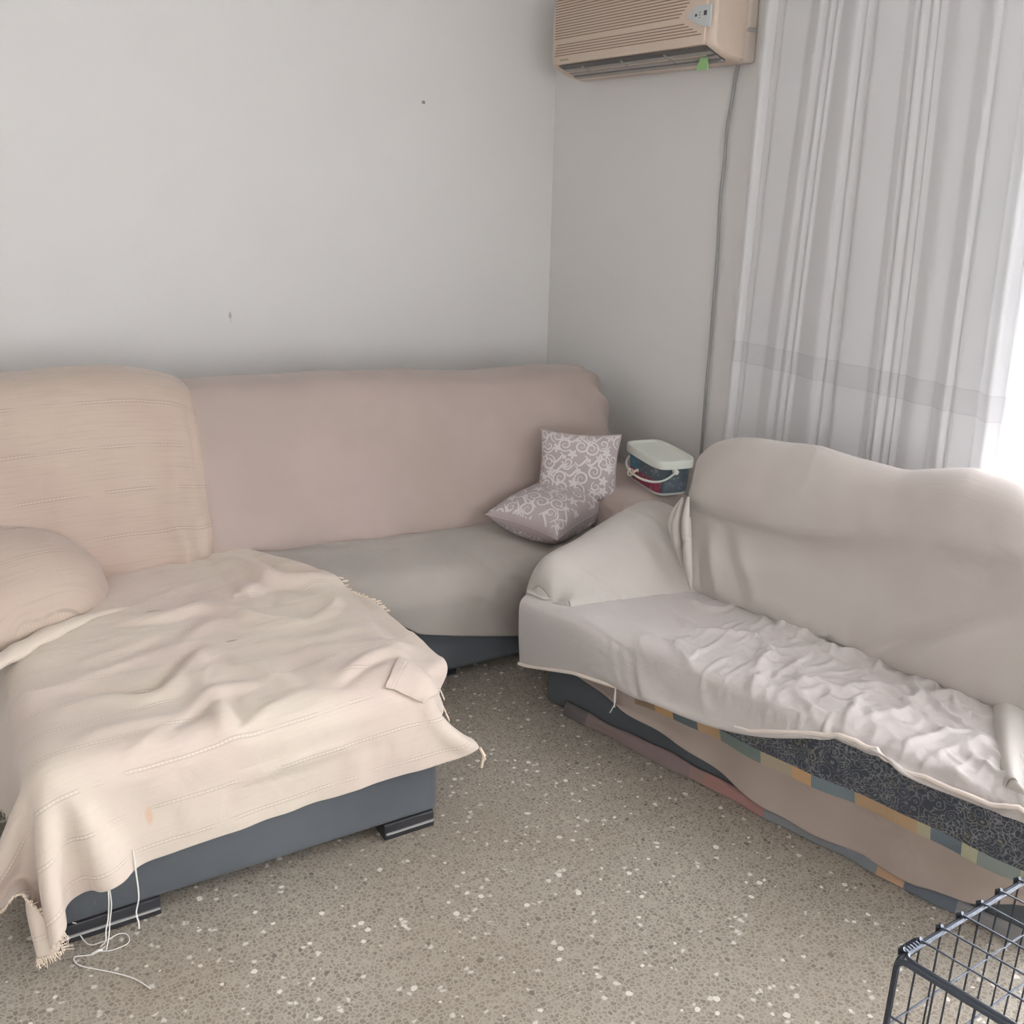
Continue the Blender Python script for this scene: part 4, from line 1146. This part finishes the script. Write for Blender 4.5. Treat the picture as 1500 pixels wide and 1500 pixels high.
def seat_sheet_B():
    hem = [(-.03, .152), (-.001, .156), (.188, .206), (.342, .224), (.484, .25), (.618, .254), (.782, .276), (.926, .335), (1.02, .368), (1.095, .372), (1.125, .352), (1.17, .345), (1.224, .350), (1.356, .350), (1.42, .372), (1.54, .35)]
    n, m = 190, 66
    us = np.linspace(-.034, SL + .045, n); P = []; RS = []
    for s in us:
        hz = min(interp(s, hem), .372)
        rn = max(-.055, min((s - .05) / .58 - .10 + .06, seam_n(max(s, .3)) + .02)) if s < .35 else seam_n(s) + .02
        if s > SL - .3: rn = max(-.055, min(rn, (SL - s - .05) / .58 - .10 + .08))
        fr_ = -.090 if s < .9 else -.090
        top = .384
        q = [(rn, top - .006 if s > .3 else top), (rn * .66 + fr_ * .34, top + .002), (fr_ + .045, top), (fr_ + .010, top - .012), (fr_ - .006, max(top - .040, (hz + top) / 2)), (fr_ - .006, min(top - .05, (hz + top - .04) / 2) if hz < .33 else hz * .6 + top * .4), (fr_ + .002, hz if hz < .33 else min(hz, top - .014))]
        P.append([fB(s, a, z) for a, z in catmull(q, m)])
    P = np.array(P)
    Sg = us[:, None] * np.ones((1, m)); Q = np.linspace(0, 1, m)[None, :] * np.ones((n, 1))
    slack = np.clip((Sg - .15) / .5, 0, 1) * np.clip((1.02 - Q) / .35, 0, 1)
    rest = 1.0 + slack * (.055 + .05 * vnoise(Sg, Q, 91, 6))
    init = P.copy()
    nz = .010 * vnoise(Sg * 1.0, Q * .45, 92, 14) + .007 * vnoise(Sg * 1.6, Q * .5, 93, 25)
    # direction the folds run: from the seam diagonally down to the gather at the edge
    nz += .008 * np.sin((Sg * .9 + Q * .35) * 60 + 4 * vnoise(Sg, Q, 94, 5))
    nz *= slack
    init[..., 2] += np.abs(nz) * (Q < .75)
    Nf = np.array([-NB[0], -NB[1], 0]); init += Nf * (np.abs(nz) * (Q >= .6))[..., None]
    # gathered knot near s = 1.1 (edge pulled up)
    cols = [rbox((*fB(SL / 2, .16, .20)[:2], .27), (SL / 2 + .03, .235, .104), .035, math.atan2(DB[1], DB[0]))]
    pin = np.zeros((n, m), bool); pin[:, 0] = True; pin[-1, :] = True; pin[:, -1] = True
    L0 = P; PI0 = P.copy()
    P = drape(init, rest, cols, pin, steps=60, iters=18, g=1.6, fr=.6, bend=.12, L0=L0, pad=.004, floor=.01)
    bl = np.clip((Sg - .20) / .25, 0, 1); bl = bl * bl * (3 - 2 * bl); P = PI0 * (1 - bl[..., None]) + P * bl[..., None]
    # strong ridges of the crumpled cloth, mostly running to the two gathered points
    top_ = np.clip((P[..., 2] - .34) / .03, 0, 1)
    ramp_ = np.clip((Sg - .20) / .35, .12, 1)
    ca, sa = math.cos(-.55), math.sin(-.55)
    nnn = (P[..., 0] - OB[0]) * NB[0] + (P[..., 1] - OB[1]) * NB[1]
    su, sv = Sg * ca + nnn * sa, -Sg * sa + nnn * ca
    P[..., 2] += top_ * ramp_ * .020 * np.clip(crumple(su * .6, sv, 121, 11.0, 3.0) - .35, 0, 2)
    P[..., 2] += top_ * ramp_ * .008 * (crumple(su, sv, 125, 24.0, 2.5) - .5) * np.clip((Sg - .5) / .3, 0, 1)
    for pts, a, w in [([(.693, .049), (.643, .112), (.55, .136)], .016, .012), ([(.72, .022), (.72, -.03), (.745, -.095)], .024, .012), ([(.75, .02), (.755, -.03), (.785, -.09)], -.016, .012),
                      ([(.732, .035), (.824, .08), (.918, .154), (1.03, .146), (1.122, .077)], .020, .012), ([(.73, .01), (.824, .05), (.918, .12), (1.03, .11), (1.1, .06)], -.014, .012),
                      ([(.708, .048), (.604, .039), (.491, .009)], .016, .014), ([(.728, -.024), (.647, -.057), (.528, -.072)], .014, .014), ([(.48, .226), (.543, .097), (.629, .067)], .012, .016), ([(.51, .23), (.57, .11), (.65, .09)], -.010, .012),
                      ([(1.015, .105), (1.068, .066), (1.035, -.007), (.913, -.077)], .022, .012), ([(1.118, .029), (1.113, .114), (1.083, .203), (1.104, .276)], .022, .012), ([(1.14, .03), (1.14, .114), (1.11, .2)], -.014, .012),
                      ([(1.155, .002), (1.234, -.037), (1.297, -.028)], .020, .014), ([(1.138, .095), (1.219, .093), (1.252, .171)], .018, .014), ([(1.147, -.069), (1.132, -.001), (1.099, .053)], .022, .011),
                      ([(.844, -.054), (.864, .043), (.917, .049)], .014, .012), ([(.359, .093), (.466, .044), (.543, .065)], .010, .014), ([(.231, .096), (.359, .06)], .006, .014), ([(.86, -.09), (.95, -.075), (1.06, -.085)], .014, .010)]:
        line_ridge(P, pts, a, w, top_)
    root = empty('bed_sheet', fB(.75, .1, .38), 'crumpled off-white sheet spread over the seat of the diagonal sofa', 'sheet')
    cloth_obj('sheet_cloth', P, M['sheet'], root, .003, 2, flip=False)
    q = MB(); e = P[:, -1] + np.array([-NB[0], -NB[1], 0]) * .003
    q.tube([tuple(x) for x in e], .0055, 8, flat=1.0); q.build('hem', M['hemtape'], root)
seat_sheet_B()

# ------------------------------------------------------------------ wire crate in the near right corner
def crate():
    a = math.radians(3.0)
    W, D, Hh = .62, .80, .588
    o0 = Vector((1.018, .672, 0))
    X_ = Vector((math.cos(a), math.sin(a), 0)); Y_ = Vector((.20, -.98, 0)).normalized(); Zv = Vector((0, 0, 1))
    p = lambda x, y, z: o0 + X_ * x + Y_ * y + Zv * z
    root = empty('wire_crate', tuple(p(W / 2, D / 2, 0)), 'black wire dog crate standing in the near right corner', 'crate')
    r0, rw = .0045, .0016
    def rectbar(q, c, r, close=True):
        n = len(c); pts = []
        for i in range(n):
            A, B_, C_ = c[i - 1], c[i], c[(i + 1) % n]
            d1 = (A - B_).normalized() * .016; d2 = (C_ - B_).normalized() * .016
            for t in np.linspace(0, 1, 6): pts.append(B_ + d1 * (1 - t) ** 2 + d2 * t ** 2)
        q.tube(pts + [pts[0], pts[1]], r, 8, cap=False)
    def panel(name, f, w, h, nx, nz, heavy=()):
        q = MB(); rectbar(q, [f(0, 0), f(w, 0), f(w, h), f(0, h)], r0)
        for i in range(1, nx):
            x = w * i / nx; q.tube([f(x, 0), f(x, h)], r0 * .95 if i in heavy else rw, 6)
        for j in range(1, nz):
            z = h * j / nz; q.tube([f(0, z), f(w, z)], rw * 1.15, 6)
        return q.build(name, M['crate'], root)
    panel('back_panel', lambda x, z: p(x, 0, z + .004), W, Hh, 13, 5)
    panel('front_panel', lambda x, z: p(x, D, z + .004), W, Hh, 13, 5)
    panel('side_panel', lambda y, z: p(-.0, y, z + .004), D, Hh, 15, 6, (3, 7, 11))
    panel('side_panel', lambda y, z: p(W, y, z + .004), D, Hh, 15, 6)
    q = MB(); rectbar(q, [p(.004, .004, Hh + .008), p(W - .004, .004, Hh + .008), p(W - .004, D, Hh + .008), p(.004, D, Hh + .008)], r0 * .7)
    for i in range(1, 13): q.tube([p(W * i / 13, 0, Hh + .012), p(W * i / 13, D, Hh + .012)], rw, 6); 
    for j in range(1, 5): q.tube([p(0, D * j / 5, Hh + .009), p(W, D * j / 5, Hh + .009)], rw, 6)
    q.build('top_panel', M['crate'], root)
    for i in range(14):
        q = MB(); b = p(W * i / 13 if i else .012, 0, Hh + .008); q.tube([b + Zv * .006 - Y_ * .0, b - Y_ * .006 + Zv * .001, b - Y_ * .005 - Zv * .006], .0034, 8)
        q.build('wire_hook', M['crate'], root)
    q = MB()
    for k in range(5):
        x = .014 + k * .006
        c = p(x, -.002, Hh + .006); q.tube([c + (Zv * math.cos(t) + Y_ * math.sin(t)) * .0068 + X_ * (.0009 * t) for t in np.linspace(0, 6.3, 12)], .0022, 6)
    q.build('corner_coil', M['crate'], root)
    q = MB(); q.box((0, 0, 0), (W - .02, D - .02, .012), bev=.003, T=Matrix.Translation(p(.01, .01, .012)) @ Matrix(((X_.x, Y_.x, 0, 0), (X_.y, Y_.y, 0, 0), (0, 0, 1, 0), (0, 0, 0, 1))))
    return root
crate()

# ------------------------------------------------------------------ loose strings on the floor under the chaise corner
def strings():
    q = MB(); r = .0013
    def s(pts, rr=r): q.tube(catmull(pts, 40), rr, 6)
    s([(.152, 1.945, .18), (.151, 1.938, .150), (.150, 1.935, .130), (.148, 1.932, .10), (.142, 1.928, .06), (.134, 1.922, .035), (.130, 1.918, .012), (.118, 1.915, .004)], .0015)
    s([(.155, 1.945, .18), (.154, 1.938, .150), (.153, 1.935, .130), (.152, 1.930, .09), (.144, 1.926, .05), (.138, 1.920, .02), (.128, 1.90, .004)])
    s([(.128, 1.918, .012), (.16, 1.937, .004), (.176, 1.925, .003), (.172, 1.900, .003), (.140, 1.895, .003), (.118, 1.902, .003)])
    s([(.130, 1.92, .012), (.10, 1.93, .006), (.086, 1.96, .012), (.082, 1.965, .04), (.074, 1.95, .06)])
    s([(.128, 1.91, .006), (.100, 1.902, .003), (.066, 1.912, .003), (.070, 1.885, .003), (.10, 1.855, .003), (.13, 1.828, .003), (.165, 1.79, .003), (.190, 1.745, .003)], .0014)
    s([(.120, 1.905, .004), (.112, 1.899, .010), (.10, 1.902, .004)], .003)
    tag(q.build('string', M['string']), 'tangled white string trailing onto the floor from the chaise corner', 'string')
    q = MB(); q.tube(catmull([(.209, 1.944, .20), (.209, 1.934, .17), (.208, 1.928, .150), (.208, 1.922, .12), (.206, 1.92, .09), (.198, 1.918, .06), (.200, 1.915, .035), (.199, 1.913, .02)], 30), .0017, 6)
    tag(q.build('string', M['string']), 'short straight white string hanging free in front of the chaise foot', 'string')
strings()

# ------------------------------------------------------------------ daylight, plus the added rear fill
def area(name, loc, rot, sx, sy, power, col):
    l = bpy.data.lights.new(name, 'AREA'); l.shape = 'RECTANGLE'; l.size = sx; l.size_y = sy; l.energy = power; l.color = col
    o = bpy.data.objects.new(name, l); link(o); o.location = loc; o.rotation_euler = rot; return o
y0, y1, z0, z1 = WIN
area('balcony_daylight', (WX + .35, (y0 + y1) / 2, (z0 + z1) / 2), (0, math.radians(90), 0), z1 - z0 + .1, y1 - y0 + .3, 640, (.965, .975, 1.0))
x0, x1, za, zb = FILL_WIN
area('rear_fill', ((x0 + x1) / 2, YR - .35, (za + zb) / 2), (math.radians(90), 0, 0), x1 - x0 + .2, zb - za + .2, 70, (1.0, .96, .92))  # fill lamp added outside the made-up rear window
w = bpy.data.worlds.new('overcast'); S.world = w; w.use_nodes = True
bg = w.node_tree.nodes['Background']; bg.inputs[0].default_value = (.86, .93, 1, 1); bg.inputs[1].default_value = 3.0

# ------------------------------------------------------------------ camera
cam = bpy.data.cameras.new('camera'); cam.sensor_width = 36; cam.lens = 1460 / 1500 * 36; cam.clip_start = .02
co = bpy.data.objects.new('camera', cam); link(co)
R_ = [[0.867, -0.145, 0.477], [-0.498, -0.292, 0.817], [0.021, -0.946, -0.325]]
def cam_matrix():
    d = Vector((657 - 750, 5000 - 750, 1460.)).normalized()
    b = Vector((-140 - 750, 225 - 750, 1460.)); b = (b - d * b.dot(d)).normalized()
    up = -d; X = b.cross(up)
    R = Matrix((X, b, up))            # rows: world axes in (right, down, forward)
    right = R.col[0]; down = R.col[1]; fwd = R.col[2]
    m = Matrix((right, -down, -fwd)).transposed().to_4x4(); m.translation = Vector((0, 0, 1.6)); return m
co.matrix_world = cam_matrix()
S.camera = co
S.view_settings.view_transform = 'Standard'; S.view_settings.look = 'None'
S.view_settings.gamma = 1; S.view_settings.use_curve_mapping = False
S.view_settings.exposure = 0.16
S.cycles.use_denoising = True
S.cycles.use_adaptive_sampling = True; S.cycles.adaptive_threshold = .08; S.cycles.adaptive_min_samples = 16
S.cycles.max_bounces = 8; S.cycles.diffuse_bounces = 5; S.cycles.transparent_max_bounces = 12
S.cycles.sample_clamp_indirect = 6
